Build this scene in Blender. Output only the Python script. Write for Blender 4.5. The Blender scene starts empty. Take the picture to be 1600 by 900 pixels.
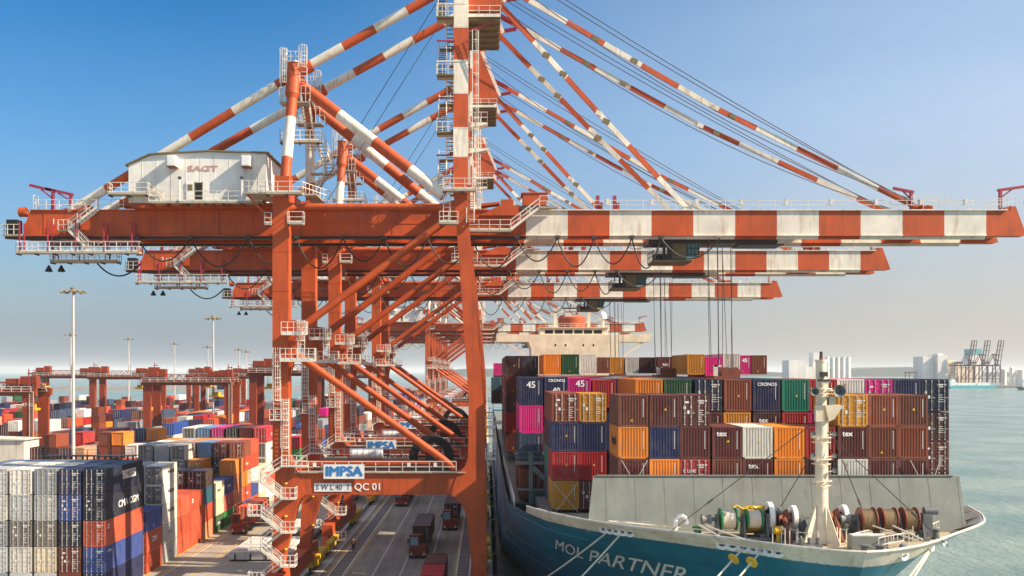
import bpy, bmesh, math, random
from mathutils import Vector, Matrix
R = math.radians
random.seed(7)
S = bpy.context.scene
COL = S.collection

# ------------------------------------------------------------------ camera, sky, sun, exposure
H = 25.5                                   # camera height above the quay (m)
FPX = 1550.0                               # focal length in photo pixels (1600 wide)
cd = bpy.data.cameras.new('camera'); cam = bpy.data.objects.new('camera', cd); COL.objects.link(cam)
cam.location = (0, 0, H); cam.rotation_euler = (R(90), 0, 0)
cd.sensor_width = 36; cd.lens = 36 * FPX / 1600; cd.shift_x = 40 / 1600; cd.shift_y = 130 / 1600
cd.clip_start = 1; cd.clip_end = 60000
S.camera = cam

SUN_DIR = Vector((3.0, -0.90, 2.25)).normalized()      # towards the sun
elev = math.asin(SUN_DIR.z); az = math.atan2(SUN_DIR.x, SUN_DIR.y)
w = bpy.data.worlds.new('World'); S.world = w; w.use_nodes = True
nt = w.node_tree; nt.nodes.clear()
sky = nt.nodes.new('ShaderNodeTexSky'); sky.sky_type = 'NISHITA'; sky.sun_disc = False
sky.sun_elevation = elev; sky.sun_rotation = az
sky.altitude = 0; sky.air_density = 1.0; sky.dust_density = 1.0; sky.ozone_density = 3.0
bg = nt.nodes.new('ShaderNodeBackground'); bg.inputs['Strength'].default_value = 0.09
wo = nt.nodes.new('ShaderNodeOutputWorld')
# deeper blue overhead, pale sea haze low down that turns warm towards the sun's side
hsv = nt.nodes.new('ShaderNodeHueSaturation'); hsv.inputs['Saturation'].default_value = 1.45; hsv.inputs['Value'].default_value = 0.95
nt.links.new(sky.outputs[0], hsv.inputs['Color'])
tc = nt.nodes.new('ShaderNodeTexCoord'); sp = nt.nodes.new('ShaderNodeSeparateXYZ'); nt.links.new(tc.outputs['Generated'], sp.inputs[0])
def mrange(src, a, c, p, q, smooth=True):
    n = nt.nodes.new('ShaderNodeMapRange'); n.interpolation_type = 'SMOOTHSTEP' if smooth else 'LINEAR'
    for i, v in enumerate((a, c, p, q)): n.inputs[i + 1].default_value = v
    nt.links.new(src, n.inputs[0]); return n.outputs[0]
side = mrange(sp.outputs['X'], -0.35, 0.62, 0, 1); 
zmax = mrange(side, 0, 1, 0.36, 1.1, False)
dv = nt.nodes.new('ShaderNodeMath'); dv.operation = 'DIVIDE'; nt.links.new(sp.outputs['Z'], dv.inputs[0]); nt.links.new(zmax, dv.inputs[1])
wn = nt.nodes.new('ShaderNodeTexNoise'); wn.inputs['Scale'].default_value = 3.0; wn.inputs['Detail'].default_value = 4.0
wm = nt.nodes.new('ShaderNodeMapping'); wm.inputs['Scale'].default_value = (1, 1, 4.5); nt.links.new(tc.outputs['Generated'], wm.inputs[0]); nt.links.new(wm.outputs[0], wn.inputs['Vector'])
wz = nt.nodes.new('ShaderNodeMath'); wz.operation = 'MULTIPLY_ADD'; nt.links.new(wn.outputs[0], wz.inputs[0]); wz.inputs[1].default_value = -0.22; nt.links.new(dv.outputs[0], wz.inputs[2])
low = mrange(wz.outputs[0], -0.11, 0.89, 0.95, 0, False)
sq = nt.nodes.new('ShaderNodeMath'); sq.operation = 'POWER'; sq.inputs[1].default_value = 1.5; nt.links.new(low, sq.inputs[0])
def wmix(fac, a, c):
    n = nt.nodes.new('ShaderNodeMix'); n.data_type = 'RGBA'; nt.links.new(fac, n.inputs[0])
    for k, v in ((6, a), (7, c)):
        if hasattr(v, 'links'): nt.links.new(v, n.inputs[k])
        else: n.inputs[k].default_value = (*v, 1)
    return n.outputs[2]
up = mrange(sp.outputs['Z'], 0.03, 0.26, 0, 1)
hz = wmix(up, wmix(side, (1.65, 2.05, 2.6), (4.1, 3.75, 3.45)), wmix(side, (1.9, 3.2, 4.9), (4.7, 5.35, 6.2)))
lift = mrange(sp.outputs['Z'], 0.40, 0.75, 0, 1)      # unseen overhead sky brightened, added as fill for shaded parts
nt.links.new(wmix(lift, wmix(sq.outputs[0], hsv.outputs[0], hz), (3.6, 4.2, 4.9)), bg.inputs[0]); nt.links.new(bg.outputs[0], wo.inputs[0])
sd = bpy.data.lights.new('sun', 'SUN'); sd.energy = 5.0; sd.angle = R(0.5); sd.color = (1.0, 0.83, 0.62)
sun = bpy.data.objects.new('sun', sd); COL.objects.link(sun)
sun.rotation_euler = SUN_DIR.to_track_quat('Z', 'Y').to_euler(); sun.location = (60, -40, 90)
S.view_settings.view_transform = 'Standard'; S.view_settings.look = 'None'
S.view_settings.exposure = 0.80; S.view_settings.gamma = 1
S.render.engine = 'CYCLES'
S.cycles.max_bounces = 6; S.cycles.diffuse_bounces = 3; S.cycles.glossy_bounces = 3
S.cycles.transmission_bounces = 4; S.cycles.volume_bounces = 1
S.cycles.use_denoising = True
S.cycles.caustics_reflective = False; S.cycles.caustics_refractive = False

# ------------------------------------------------------------------ materials
def lin(r, g, b):
    f = lambda c: (c / 255 / 12.92) if c / 255 <= 0.04045 else ((c / 255 + 0.055) / 1.055) ** 2.4
    return (f(r), f(g), f(b))

def nd(t, kind, **kw):
    n = t.nodes.new(kind)
    for k, v in kw.items():
        if k.startswith('i_'):
            n.inputs[k[2:].replace('_', ' ')].default_value = v
        else:
            setattr(n, k, v)
    return n

def base_mat(name):
    m = bpy.data.materials.new(name); m.use_nodes = True
    t = m.node_tree; return m, t, t.nodes['Principled BSDF']

def mixc(t, fac, a, b, mode='MIX'):
    n = t.nodes.new('ShaderNodeMix'); n.data_type = 'RGBA'; n.blend_type = mode
    def put(sock, v):
        if hasattr(v, 'links'): t.links.new(v, sock)
        elif isinstance(v, (int, float)): sock.default_value = v
        else: sock.default_value = (*v[:3], 1)
    put(n.inputs[0], fac); put(n.inputs[6], a); put(n.inputs[7], b)
    return n.outputs[2]

def ramp(t, src, stops):
    n = t.nodes.new('ShaderNodeValToRGB'); t.links.new(src, n.inputs[0])
    e = n.color_ramp.elements
    e[0].position, e[0].color = stops[0][0], (*[stops[0][1]] * 3, 1)
    e[1].position, e[1].color = stops[1][0], (*[stops[1][1]] * 3, 1)
    return n.outputs[0]

def paint(name, col, rough=0.5, stain=(0.16, 0.07, 0.03), amount=0.5, streak=True, scale=1.0, var=0.18, metal=0.0):
    """weathered paint: cloudy fading plus stains that run down the surface"""
    m, t, b = base_mat(name)
    g = t.nodes.new('ShaderNodeNewGeometry')
    n1 = nd(t, 'ShaderNodeTexNoise', i_Scale=0.35 * scale, i_Detail=5.0, i_Roughness=0.6)
    t.links.new(g.outputs['Position'], n1.inputs['Vector'])
    f1 = ramp(t, n1.outputs[0], [(0.3, 0.0), (0.7, 1.0)])
    c = mixc(t, f1, [x * (1 - var) for x in col], [min(1, x * (1 + var)) for x in col])
    if amount > 0:
        mp = nd(t, 'ShaderNodeMapping'); mp.inputs['Scale'].default_value = (1, 1, 0.12 if streak else 1)
        t.links.new(g.outputs['Position'], mp.inputs[0])
        n2 = nd(t, 'ShaderNodeTexNoise', i_Scale=1.7 * scale, i_Detail=7.0, i_Roughness=0.7)
        t.links.new(mp.outputs[0], n2.inputs['Vector'])
        f2 = ramp(t, n2.outputs[0], [(0.52, 0.0), (0.76, amount)])
        c = mixc(t, f2, c, stain)
    t.links.new(c, b.inputs['Base Color'])
    b.inputs['Roughness'].default_value = rough; b.inputs['Metallic'].default_value = metal
    return m

M = {}
M['orange'] = paint('crane_orange_paint', (0.50, 0.078, 0.013), 0.58, (0.15, 0.05, 0.024), 0.8)
M['orange_dark'] = paint('crane_red_oxide_paint', (0.27, 0.045, 0.014), 0.5, (0.10, 0.03, 0.02), 0.55)
M['white'] = paint('crane_white_paint', (0.76, 0.71, 0.61), 0.5, (0.38, 0.23, 0.12), 0.9)
M['rail'] = paint('railing_cream_paint', (0.74, 0.70, 0.62), 0.5, (0.3, 0.16, 0.08), 0.5, False, 2)
M['grating'] = paint('walkway_galvanised', (0.42, 0.38, 0.30), 0.6, (0.2, 0.12, 0.05), 0.6, False, 1.5)
M['house'] = paint('machinery_house_sheeting', (0.78, 0.765, 0.72), 0.5, (0.42, 0.30, 0.18), 0.6)
M['under'] = paint('brown_platform_boards', (0.20, 0.16, 0.08), 0.8, (0.05, 0.04, 0.03), 0.8, False, 3)
M['black'] = paint('black_rubber', (0.012, 0.012, 0.013), 0.6, (0.03, 0.03, 0.03), 0.3)
M['dark'] = paint('dark_steel', (0.045, 0.043, 0.045), 0.55, (0.12, 0.06, 0.03), 0.5)
M['rope'] = paint('wire_rope', (0.05, 0.055, 0.085), 0.5, amount=0)
M['yellow'] = paint('yellow_machine_paint', (0.75, 0.46, 0.02), 0.45, (0.12, 0.07, 0.02), 0.5)
M['crimson'] = paint('davit_crimson_paint', (0.35, 0.03, 0.06), 0.5, (0.1, 0.02, 0.02), 0.4)
M['signwhite'] = paint('sign_white', (0.85, 0.85, 0.84), 0.4, (0.5, 0.4, 0.3), 0.15)
M['signblue'] = paint('sign_blue_letters', (0.03, 0.20, 0.50), 0.4, amount=0)
M['ink'] = paint('dark_letters', (0.03, 0.04, 0.05), 0.5, amount=0)
M['redink'] = paint('faded_red_letters', (0.55, 0.32, 0.27), 0.5, amount=0)
M['whiteink'] = paint('white_letters', (0.85, 0.85, 0.83), 0.45, amount=0)
M['rod'] = paint('galvanised_rods', (0.55, 0.53, 0.48), 0.45, (0.3, 0.17, 0.09), 0.6, False, 3)
M['cream'] = paint('ship_cream_paint', (0.82, 0.69, 0.51), 0.5, (0.35, 0.2, 0.1), 0.25)
M['mastcream'] = paint('mast_cream_paint', (0.80, 0.70, 0.53), 0.45, (0.45, 0.25, 0.1), 0.35)
M['hull'] = paint('hull_blue_paint', (0.008, 0.165, 0.275), 0.34, (0.06, 0.055, 0.05), 0.6)
M['bulwark'] = paint('bulwark_offwhite_paint', (0.72, 0.66, 0.57), 0.5, (0.34, 0.17, 0.08), 0.85)
M['deck'] = paint('deck_sand_paint', (0.42, 0.35, 0.25), 0.65, (0.16, 0.09, 0.05), 0.7, False)
M['deckgrey'] = paint('ship_grey_paint', (0.20, 0.22, 0.20), 0.5, (0.15, 0.12, 0.085), 0.75)
M['winch'] = paint('winch_grey_paint', (0.12, 0.14, 0.15), 0.5, (0.22, 0.09, 0.04), 0.6, False, 2)
M['rust'] = paint('rusty_drum_paint', (0.20, 0.055, 0.025), 0.6, (0.08, 0.03, 0.02), 0.7, False, 2)
M['rope_line'] = paint('mooring_line', (0.68, 0.63, 0.52), 0.8, amount=0)
M['brownrope'] = paint('brown_mooring_line', (0.38, 0.28, 0.16), 0.85, amount=0)
M['greenpaint'] = paint('green_paint', (0.03, 0.22, 0.08), 0.5, amount=0)
M['concrete'] = paint('pale_concrete', (0.55, 0.52, 0.46), 0.8, (0.35, 0.3, 0.25), 0.5)
M['silo'] = paint('silo_concrete', (0.80, 0.77, 0.72), 0.8, (0.5, 0.46, 0.43), 0.4, True, 0.1)
M['silowarm'] = paint('warm_silo_concrete', (0.74, 0.62, 0.49), 0.8, (0.42, 0.36, 0.3), 0.4, True, 0.1)
M['farblue'] = paint('distant_crane_violet_paint', (0.09, 0.035, 0.05), 0.6, amount=0)
M['turq'] = paint('turquoise_hull_paint', (0.05, 0.42, 0.47), 0.5, amount=0)
M['rock'] = paint('breakwater_rock', (0.20, 0.19, 0.18), 0.9, (0.1, 0.1, 0.1), 0.8, False, 0.2)
M['skin'] = paint('skin', (0.30, 0.16, 0.09), 0.6, amount=0)
M['navycloth'] = paint('navy_work_clothes', (0.02, 0.03, 0.08), 0.85, amount=0)
M['hivis'] = paint('orange_safety_vest', (0.75, 0.18, 0.02), 0.8, amount=0)
M['lamp'] = paint('lamp_fitting_brown', (0.25, 0.20, 0.11), 0.6, amount=0)
M['pole'] = paint('galvanised_mast', (0.58, 0.55, 0.52), 0.5, (0.35, 0.25, 0.2), 0.3)

m, t, b = base_mat('green_cab_glass'); M['cabglass'] = m
b.inputs['Base Color'].default_value = (0.06, 0.20, 0.17, 1); b.inputs['Roughness'].default_value = 0.08
m, t, b = base_mat('dark_window_glass'); M['glass'] = m
b.inputs['Base Color'].default_value = (0.02, 0.025, 0.03, 1); b.inputs['Roughness'].default_value = 0.06
m, t, b = base_mat('windscreen_glass'); M['windscreen'] = m
b.inputs['Base Color'].default_value = (0.16, 0.36, 0.42, 1); b.inputs['Roughness'].default_value = 0.12

def container_paint():
    """one paint for every container: its colour is the object's own; fading, dirt and rust on top"""
    m, t, b = base_mat('container_paint')
    oi = t.nodes.new('ShaderNodeObjectInfo'); g = t.nodes.new('ShaderNodeNewGeometry')
    n1 = nd(t, 'ShaderNodeTexNoise', i_Scale=0.8, i_Detail=6.0, i_Roughness=0.65)
    t.links.new(g.outputs['Position'], n1.inputs['Vector'])
    fade = ramp(t, n1.outputs[0], [(0.35, 0.0), (0.8, 0.16)])
    r7 = nd(t, 'ShaderNodeMath', operation='MULTIPLY'); t.links.new(oi.outputs['Random'], r7.inputs[0]); r7.inputs[1].default_value = 7.13
    rf = nd(t, 'ShaderNodeMath', operation='FRACT'); t.links.new(r7.outputs[0], rf.inputs[0])
    rm = nd(t, 'ShaderNodeMapRange'); t.links.new(rf.outputs[0], rm.inputs[0]); rm.inputs[3].default_value = 0.3; rm.inputs[4].default_value = 2.4
    fm_ = nd(t, 'ShaderNodeMath', operation='MULTIPLY'); t.links.new(fade, fm_.inputs[0]); t.links.new(rm.outputs[0], fm_.inputs[1])
    c = mixc(t, fm_.outputs[0], oi.outputs['Color'], (0.30, 0.24, 0.20))
    # per-box brightness
    mr = nd(t, 'ShaderNodeMapRange'); t.links.new(oi.outputs['Random'], mr.inputs[0])
    mr.inputs[3].default_value = 0.78; mr.inputs[4].default_value = 1.15
    cc = nd(t, 'ShaderNodeCombineColor')
    for i in range(3): t.links.new(mr.outputs[0], cc.inputs[i])
    c = mixc(t, 1.0, c, cc.outputs[0], 'MULTIPLY')
    mp = nd(t, 'ShaderNodeMapping'); mp.inputs['Scale'].default_value = (1, 1, 0.15)
    t.links.new(g.outputs['Position'], mp.inputs[0])
    n2 = nd(t, 'ShaderNodeTexNoise', i_Scale=3.2, i_Detail=8.0, i_Roughness=0.72)
    t.links.new(mp.outputs[0], n2.inputs['Vector'])
    f2 = ramp(t, n2.outputs[0], [(0.52, 0.0), (0.78, 0.7)])
    c = mixc(t, f2, c, (0.11, 0.06, 0.035))
    t.links.new(c, b.inputs['Base Color']); b.inputs['Roughness'].default_value = 0.5
    return m
M['container'] = container_paint()

def ground_mat():
    m, t, b = base_mat('quay_asphalt')
    g = t.nodes.new('ShaderNodeNewGeometry')
    n1 = nd(t, 'ShaderNodeTexNoise', i_Scale=0.06, i_Detail=9.0, i_Roughness=0.62)
    n2 = nd(t, 'ShaderNodeTexNoise', i_Scale=2.0, i_Detail=8.0, i_Roughness=0.75)
    mp = nd(t, 'ShaderNodeMapping'); mp.inputs['Scale'].default_value = (1.6, 0.12, 1)   # tyre wear along the lanes
    n3 = nd(t, 'ShaderNodeTexNoise', i_Scale=0.55, i_Detail=5.0, i_Roughness=0.6)
    t.links.new(g.outputs['Position'], n1.inputs['Vector']); t.links.new(g.outputs['Position'], n2.inputs['Vector'])
    t.links.new(g.outputs['Position'], mp.inputs[0]); t.links.new(mp.outputs[0], n3.inputs['Vector'])
    f1 = ramp(t, n1.outputs[0], [(0.35, 0.0), (0.65, 1.0)])
    c = mixc(t, f1, (0.24, 0.212, 0.185), (0.38, 0.34, 0.29))
    f3 = ramp(t, n3.outputs[0], [(0.42, 0.0), (0.68, 0.65)])
    c = mixc(t, f3, c, (0.14, 0.126, 0.115))
    f2 = ramp(t, n2.outputs[0], [(0.3, 0.75), (0.7, 1.15)])
    c = mixc(t, 1.0, c, f2, 'MULTIPLY')
    t.links.new(c, b.inputs['Base Color']); b.inputs['Roughness'].default_value = 0.85
    return m
M['ground'] = ground_mat()
M['apron'] = paint('old_concrete_apron', (0.34, 0.30, 0.25), 0.85, (0.13, 0.115, 0.10), 0.8, False, 0.6)
M['linewhite'] = paint('road_marking_white', (0.62, 0.60, 0.56), 0.7, (0.14, 0.13, 0.12), 0.85, False, 2.5)
M['lineyellow'] = paint('road_marking_yellow', (0.62, 0.40, 0.04), 0.7, (0.14, 0.12, 0.10), 0.85, False, 2.5)
M['trench'] = paint('rail_trench_steel', (0.05, 0.048, 0.05), 0.6, (0.02, 0.02, 0.02), 0.5)
M['slat'] = paint('trench_cover_slats', (0.30, 0.28, 0.27), 0.6, (0.08, 0.06, 0.05), 0.6, False, 3)

def water_mat():
    m, t, b = base_mat('harbour_water')
    g = t.nodes.new('ShaderNodeNewGeometry')
    mp = nd(t, 'ShaderNodeMapping'); mp.inputs['Scale'].default_value = (1, 0.45, 1); mp.inputs['Rotation'].default_value = (0, 0, R(25))
    t.links.new(g.outputs['Position'], mp.inputs[0])
    n1 = nd(t, 'ShaderNodeTexNoise', i_Scale=0.55, i_Detail=6.0, i_Roughness=0.62)
    n2 = nd(t, 'ShaderNodeTexNoise', i_Scale=0.03, i_Detail=6.0, i_Roughness=0.6)
    t.links.new(mp.outputs[0], n1.inputs['Vector']); t.links.new(g.outputs['Position'], n2.inputs['Vector'])
    bp = nd(t, 'ShaderNodeBump', i_Strength=0.8, i_Distance=0.9); t.links.new(n1.outputs[0], bp.inputs['Height'])
    t.links.new(bp.outputs[0], b.inputs['Normal'])
    f = ramp(t, n2.outputs[0], [(0.38, 0.0), (0.62, 1.0)])
    c = mixc(t, f, (0.12, 0.20, 0.18), (0.24, 0.31, 0.265))
    t.links.new(c, b.inputs['Base Color']); b.inputs['Roughness'].default_value = 0.22
    b.inputs['IOR'].default_value = 1.33
    return m
M['water'] = water_mat()

# ------------------------------------------------------------------ mesh builder
class MB:
    def __init__(s): s.v = []; s.f = []; s.m = []; s.mats = []
    def mi(s, mat):
        if mat not in s.mats: s.mats.append(mat)
        return s.mats.index(mat)
    def add(s, vs, fs, mat):
        o = len(s.v); k = s.mi(mat)
        s.v += [tuple(p) for p in vs]
        for f in fs: s.f.append(tuple(o + i for i in f)); s.m.append(k)
    def box(s, x0, x1, y0, y1, z0, z1, mat):
        s.add([(x0, y0, z0), (x1, y0, z0), (x1, y1, z0), (x0, y1, z0), (x0, y0, z1), (x1, y0, z1), (x1, y1, z1), (x0, y1, z1)],
              [(0, 3, 2, 1), (4, 5, 6, 7), (0, 1, 5, 4), (1, 2, 6, 5), (2, 3, 7, 6), (3, 0, 4, 7)], mat)
    def frame(s, p0, p1):
        p0 = Vector(p0); p1 = Vector(p1); a = (p1 - p0).normalized()
        u = Vector((0, 0, 1)) if abs(a.z) < 0.9 else Vector((0, 1, 0))
        b = a.cross(u).normalized(); c = b.cross(a).normalized()
        return p0, p1, b, c
    def beam(s, p0, p1, wd, ht, mat, w1=None, h1=None):
        p0, p1, b, c = s.frame(p0, p1); w1 = wd if w1 is None else w1; h1 = ht if h1 is None else h1
        vs = []
        for p, a, h in ((p0, wd, ht), (p1, w1, h1)):
            for sx, sz in ((-1, -1), (1, -1), (1, 1), (-1, 1)): vs.append(p + b * (sx * a / 2) + c * (sz * h / 2))
        s.add(vs, [(0, 1, 2, 3), (7, 6, 5, 4), (0, 4, 5, 1), (1, 5, 6, 2), (2, 6, 7, 3), (3, 7, 4, 0)], mat)
    def tube(s, p0, p1, r, mat, n=10, r1=None, caps=True):
        p0, p1, b, c = s.frame(p0, p1); r1 = r if r1 is None else r1; vs = []
        for p, q in ((p0, r), (p1, r1)):
            for i in range(n):
                a = 2 * math.pi * i / n; vs.append(p + b * (q * math.cos(a)) + c * (q * math.sin(a)))
        fs = [(i, n + i, n + (i + 1) % n, (i + 1) % n) for i in range(n)]
        if caps: fs += [tuple(range(n)), tuple(range(2 * n - 1, n - 1, -1))]
        s.add(vs, fs, mat)
    def path(s, pts, r, mat, n=6):
        pts = [Vector(p) for p in pts]; vs = []; k = len(pts)
        for i, p in enumerate(pts):
            a = (pts[min(i + 1, k - 1)] - pts[max(i - 1, 0)]).normalized()
            u = Vector((0, 0, 1)) if abs(a.z) < 0.95 else Vector((0, 1, 0))
            b = a.cross(u).normalized(); c = b.cross(a)
            for j in range(n):
                q = 2 * math.pi * j / n; vs.append(p + b * (r * math.cos(q)) + c * (r * math.sin(q)))
        fs = [(i * n + j, (i + 1) * n + j, (i + 1) * n + (j + 1) % n, i * n + (j + 1) % n) for i in range(k - 1) for j in range(n)]
        fs += [tuple(range(n)), tuple(range(k * n - 1, k * n - n - 1, -1))]
        s.add(vs, fs, mat)
    def prism(s, poly, a0, a1, mat, plane='xz'):
        n = len(poly); P = {'xz': lambda p, a: (p[0], a, p[1]), 'xy': lambda p, a: (p[0], p[1], a), 'yz': lambda p, a: (a, p[0], p[1])}[plane]
        vs = [P(p, a0) for p in poly] + [P(p, a1) for p in poly]
        fs = [tuple(range(n)), tuple(range(2 * n - 1, n - 1, -1))] + [(i, n + i, n + (i + 1) % n, (i + 1) % n) for i in range(n)]
        s.add(vs, fs, mat)
    def lathe(s, prof, mat, c=(0, 0, 0), axis='z', n=16, caps=True):
        vs = []
        for r, h in prof:
            for i in range(n):
                a = 2 * math.pi * i / n; x, y = r * math.cos(a), r * math.sin(a)
                p = {'z': (x, y, h), 'x': (h, x, y), 'y': (x, h, y)}[axis]
                vs.append((p[0] + c[0], p[1] + c[1], p[2] + c[2]))
        k = len(prof)
        fs = [(i * n + j, i * n + (j + 1) % n, (i + 1) * n + (j + 1) % n, (i + 1) * n + j) for i in range(k - 1) for j in range(n)]
        if caps: fs += [tuple(range(n - 1, -1, -1)), tuple(range((k - 1) * n, k * n))]
        s.add(vs, fs, mat)
    def banded(s, p0, p1, r, mats, step, n=12, first=None, rect=None):
        """striped tube (or flat bar when rect) with alternating materials"""
        p0 = Vector(p0); p1 = Vector(p1); L = (p1 - p0).length; a = (p1 - p0) / L; q = 0; i = 0
        while q < L - 1e-3:
            e = min(L, q + (first if i == 0 and first else step))
            if rect: s.beam(p0 + a * q, p0 + a * e, rect[0], rect[1], mats[i % len(mats)])
            else: s.tube(p0 + a * q, p0 + a * e, r, mats[i % len(mats)], n)
            q = e; i += 1
    def rail(s, pts, mat, h=1.1, step=1.5, t=0.06, mid=2):
        for a, b in zip(pts[:-1], pts[1:]):
            a = Vector(a); b = Vector(b); L = (b - a).length
            if L < 1e-3: continue
            k = max(1, round(L / step))
            for i in range(k + 1):
                p = a.lerp(b, i / k); s.beam(p, p + Vector((0, 0, h)), t, t, mat)
            for j in range(mid):
                z = Vector((0, 0, h * (1 - j / (mid + 0.0)) if mid > 1 else h)); s.beam(a + z, b + z, t, t, mat)
    def stair(s, a, b, wd, mat, tread, railmat=None):
        """flight from a to b (centre lines); width is horizontal and across the run"""
        a = Vector(a); b = Vector(b); run = Vector((b.x - a.x, b.y - a.y, 0)).normalized()
        sd_ = Vector((-run.y, run.x, 0)) * wd / 2; railmat = railmat or mat
        for sg in (-1, 1):
            s.beam(a + sd_ * sg, b + sd_ * sg, 0.08, 0.26, mat)
            n = max(2, round((b - a).length / 1.3))
            for i in range(n + 1):
                p = (a + sd_ * sg).lerp(b + sd_ * sg, i / n); s.beam(p, p + Vector((0, 0, 1.05)), 0.06, 0.06, railmat)
            for hh in (0.55, 1.05):
                s.beam(a + sd_ * sg + Vector((0, 0, hh)), b + sd_ * sg + Vector((0, 0, hh)), 0.06, 0.06, railmat)
        n = max(3, round(abs(b.z - a.z) / 0.3))
        for i in range(n):
            p = a.lerp(b, (i + 0.5) / n); s.beam(p - sd_ * 0.93, p + sd_ * 0.93, 0.26, 0.05, tread)
    def ladder(s, p, h, mat, wd=0.7, out=(0, -1), cage=True):
        """caged ladder standing on p"""
        x, y, z = p; ox, oy = out; sx, sy = -oy, ox
        for sg in (-1, 1):
            s.beam((x + sx * wd / 2 * sg, y + sy * wd / 2 * sg, z), (x + sx * wd / 2 * sg, y + sy * wd / 2 * sg, z + h), 0.08, 0.08, mat)
        for i in range(int(h / 0.45)):
            zz = z + 0.3 + i * 0.45
            s.beam((x - sx * wd / 2, y - sy * wd / 2, zz), (x + sx * wd / 2, y + sy * wd / 2, zz), 0.06, 0.06, mat)
        if cage:
            k = int((h - 2) / 1.2)
            for i in range(k + 1):
                zz = z + 2 + i * 1.2
                pts = [(x + sx * wd * .6 * math.cos(a) + ox * wd * (.2 + .9 * math.sin(a)), y + sy * wd * .6 * math.cos(a) + oy * wd * (.2 + .9 * math.sin(a)), zz) for a in [math.pi * j / 6 for j in range(7)]]
                s.path(pts, 0.035, mat, 4)
            for j in range(1, 6):
                a = math.pi * j / 6
                q = (x + sx * wd * .6 * math.cos(a) + ox * wd * (.2 + .9 * math.sin(a)), y + sy * wd * .6 * math.cos(a) + oy * wd * (.2 + .9 * math.sin(a)))
                s.beam((*q, z + 2), (*q, z + h), 0.05, 0.05, mat)
    def build(s, name, parent=None, off=(0, 0, 0), smooth=False):
        if not s.v: return None
        me = bpy.data.meshes.new(name)
        ox, oy, oz = off
        me.from_pydata([(x - ox, y - oy, z - oz) for x, y, z in s.v], [], s.f)
        for q in s.mats: me.materials.append(M[q])
        me.polygons.foreach_set('material_index', s.m)
        bm = bmesh.new(); bm.from_mesh(me); bmesh.ops.recalc_face_normals(bm, faces=bm.faces); bm.to_mesh(me); bm.free()
        if smooth:
            me.polygons.foreach_set('use_smooth', [True] * len(me.polygons))
            me.set_sharp_from_angle(angle=R(38))
        o = bpy.data.objects.new(name, me); COL.objects.link(o)
        if parent: o.parent = parent
        return o

def tag(o, label=None, cat=None, group=None, kind=None):
    if label: o['label'] = label
    if cat: o['category'] = cat
    if group: o['group'] = group
    if kind: o['kind'] = kind
    return o
def empty(name, loc, label=None, cat=None, group=None):
    o = bpy.data.objects.new(name, None); COL.objects.link(o); o.location = loc
    o.empty_display_size = 0.5
    return tag(o, label, cat, group)
def copy_tree(o, parent=None, depth=0):
    c = o.copy(); COL.objects.link(c); c.parent = parent
    if depth < 2:
        for ch in list(o.children): copy_tree(ch, c, depth + 1)
    return c

_tc = {}
def text_mesh(txt, size, ext=0.02, bold=0.0, align='CENTER', squash=1.0):
    """verts and faces of lettering lying in the xz plane, facing -y, centred on the origin"""
    key = (txt, size, ext, bold, align, squash)
    if key in _tc: return _tc[key]
    cu = bpy.data.curves.new('letters', 'FONT'); cu.body = txt; cu.size = size; cu.extrude = ext
    cu.align_x = align; cu.align_y = 'CENTER'; cu.resolution_u = 3
    o = bpy.data.objects.new('letters', cu); COL.objects.link(o)
    dg = bpy.context.evaluated_depsgraph_get(); dg.update()
    me = bpy.data.meshes.new_from_object(o.evaluated_get(dg))
    vs = [(v.co.x * squash, -v.co.z, v.co.y) for v in me.vertices]
    fs = [tuple(p.vertices) for p in me.polygons]
    if bold:      # thicken the strokes with slightly shifted copies, each a little prouder than the last
        n = len(vs); sh = [(0, 0), (bold, 0), (-bold, 0), (0, bold * .6), (0, -bold * .6)]; base = list(vs); bf = list(fs); vs = []; fs = []
        for k, (dx, dz) in enumerate(sh):
            vs += [(x + dx, y - .0015 * k, z + dz) for x, y, z in base]; fs += [tuple(i + n * k for i in f) for f in bf]
    bpy.data.objects.remove(o); bpy.data.curves.remove(cu); bpy.data.meshes.remove(me)
    _tc[key] = (vs, fs); return vs, fs
def letters(txt, size, mat, loc, parent=None, name='lettering', facing='-y', bold=0.0, ext=0.015, squash=1.0, off=(0, 0, 0)):
    vs, fs = text_mesh(txt, size, ext, bold, 'CENTER', squash)
    if facing == '+x': vs = [(-y, x, z) for x, y, z in vs]      # reads from the right-hand side (towards +x)
    if facing == '-x': vs = [(y, -x, z) for x, y, z in vs]
    b = MB(); b.add([(x + loc[0], y + loc[1], z + loc[2]) for x, y, z in vs], fs, mat)
    return b.build(name, parent, off)

def PX(px, d): return (px - 760) * d / FPX
def PZ(py, d): return H - (py - 580) * d / FPX
# ------------------------------------------------------------------ the setting
QE = 0.75                                   # x of the quay edge
def sheet(name, x0, x1, y0, y1, z, mat, nx=1, ny=1):
    b = MB(); b.add([(x0, y0, z), (x1, y0, z), (x1, y1, z), (x0, y1, z)], [(0, 1, 2, 3)], mat)
    return tag(b.build(name), kind='structure')
sheet('harbour_water', -9000, 12000, -300, 30000, -3.0, 'water')
b = MB(); b.box(-60, QE, 10, 760, -8, 0, 'ground'); b.box(-900, -60.002, 10, 545, -8, 0, 'ground'); tag(b.build('quay_ground'), kind='structure')
sheet('concrete_apron', -900, -23.6, 10, 544, 0.004, 'apron')
b = MB(); b.box(QE - 0.6, QE + 0.02, 10, 900, 0.004, 0.22, 'concrete'); tag(b.build('quay_kerb'), kind='structure')
def stripe(b, x, wd, y0, y1, mat, z=0.008): b.add([(x - wd / 2, y0, z), (x + wd / 2, y0, z), (x + wd / 2, y1, z), (x - wd / 2, y1, z)], [(0, 1, 2, 3)], mat)
b = MB()
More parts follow.
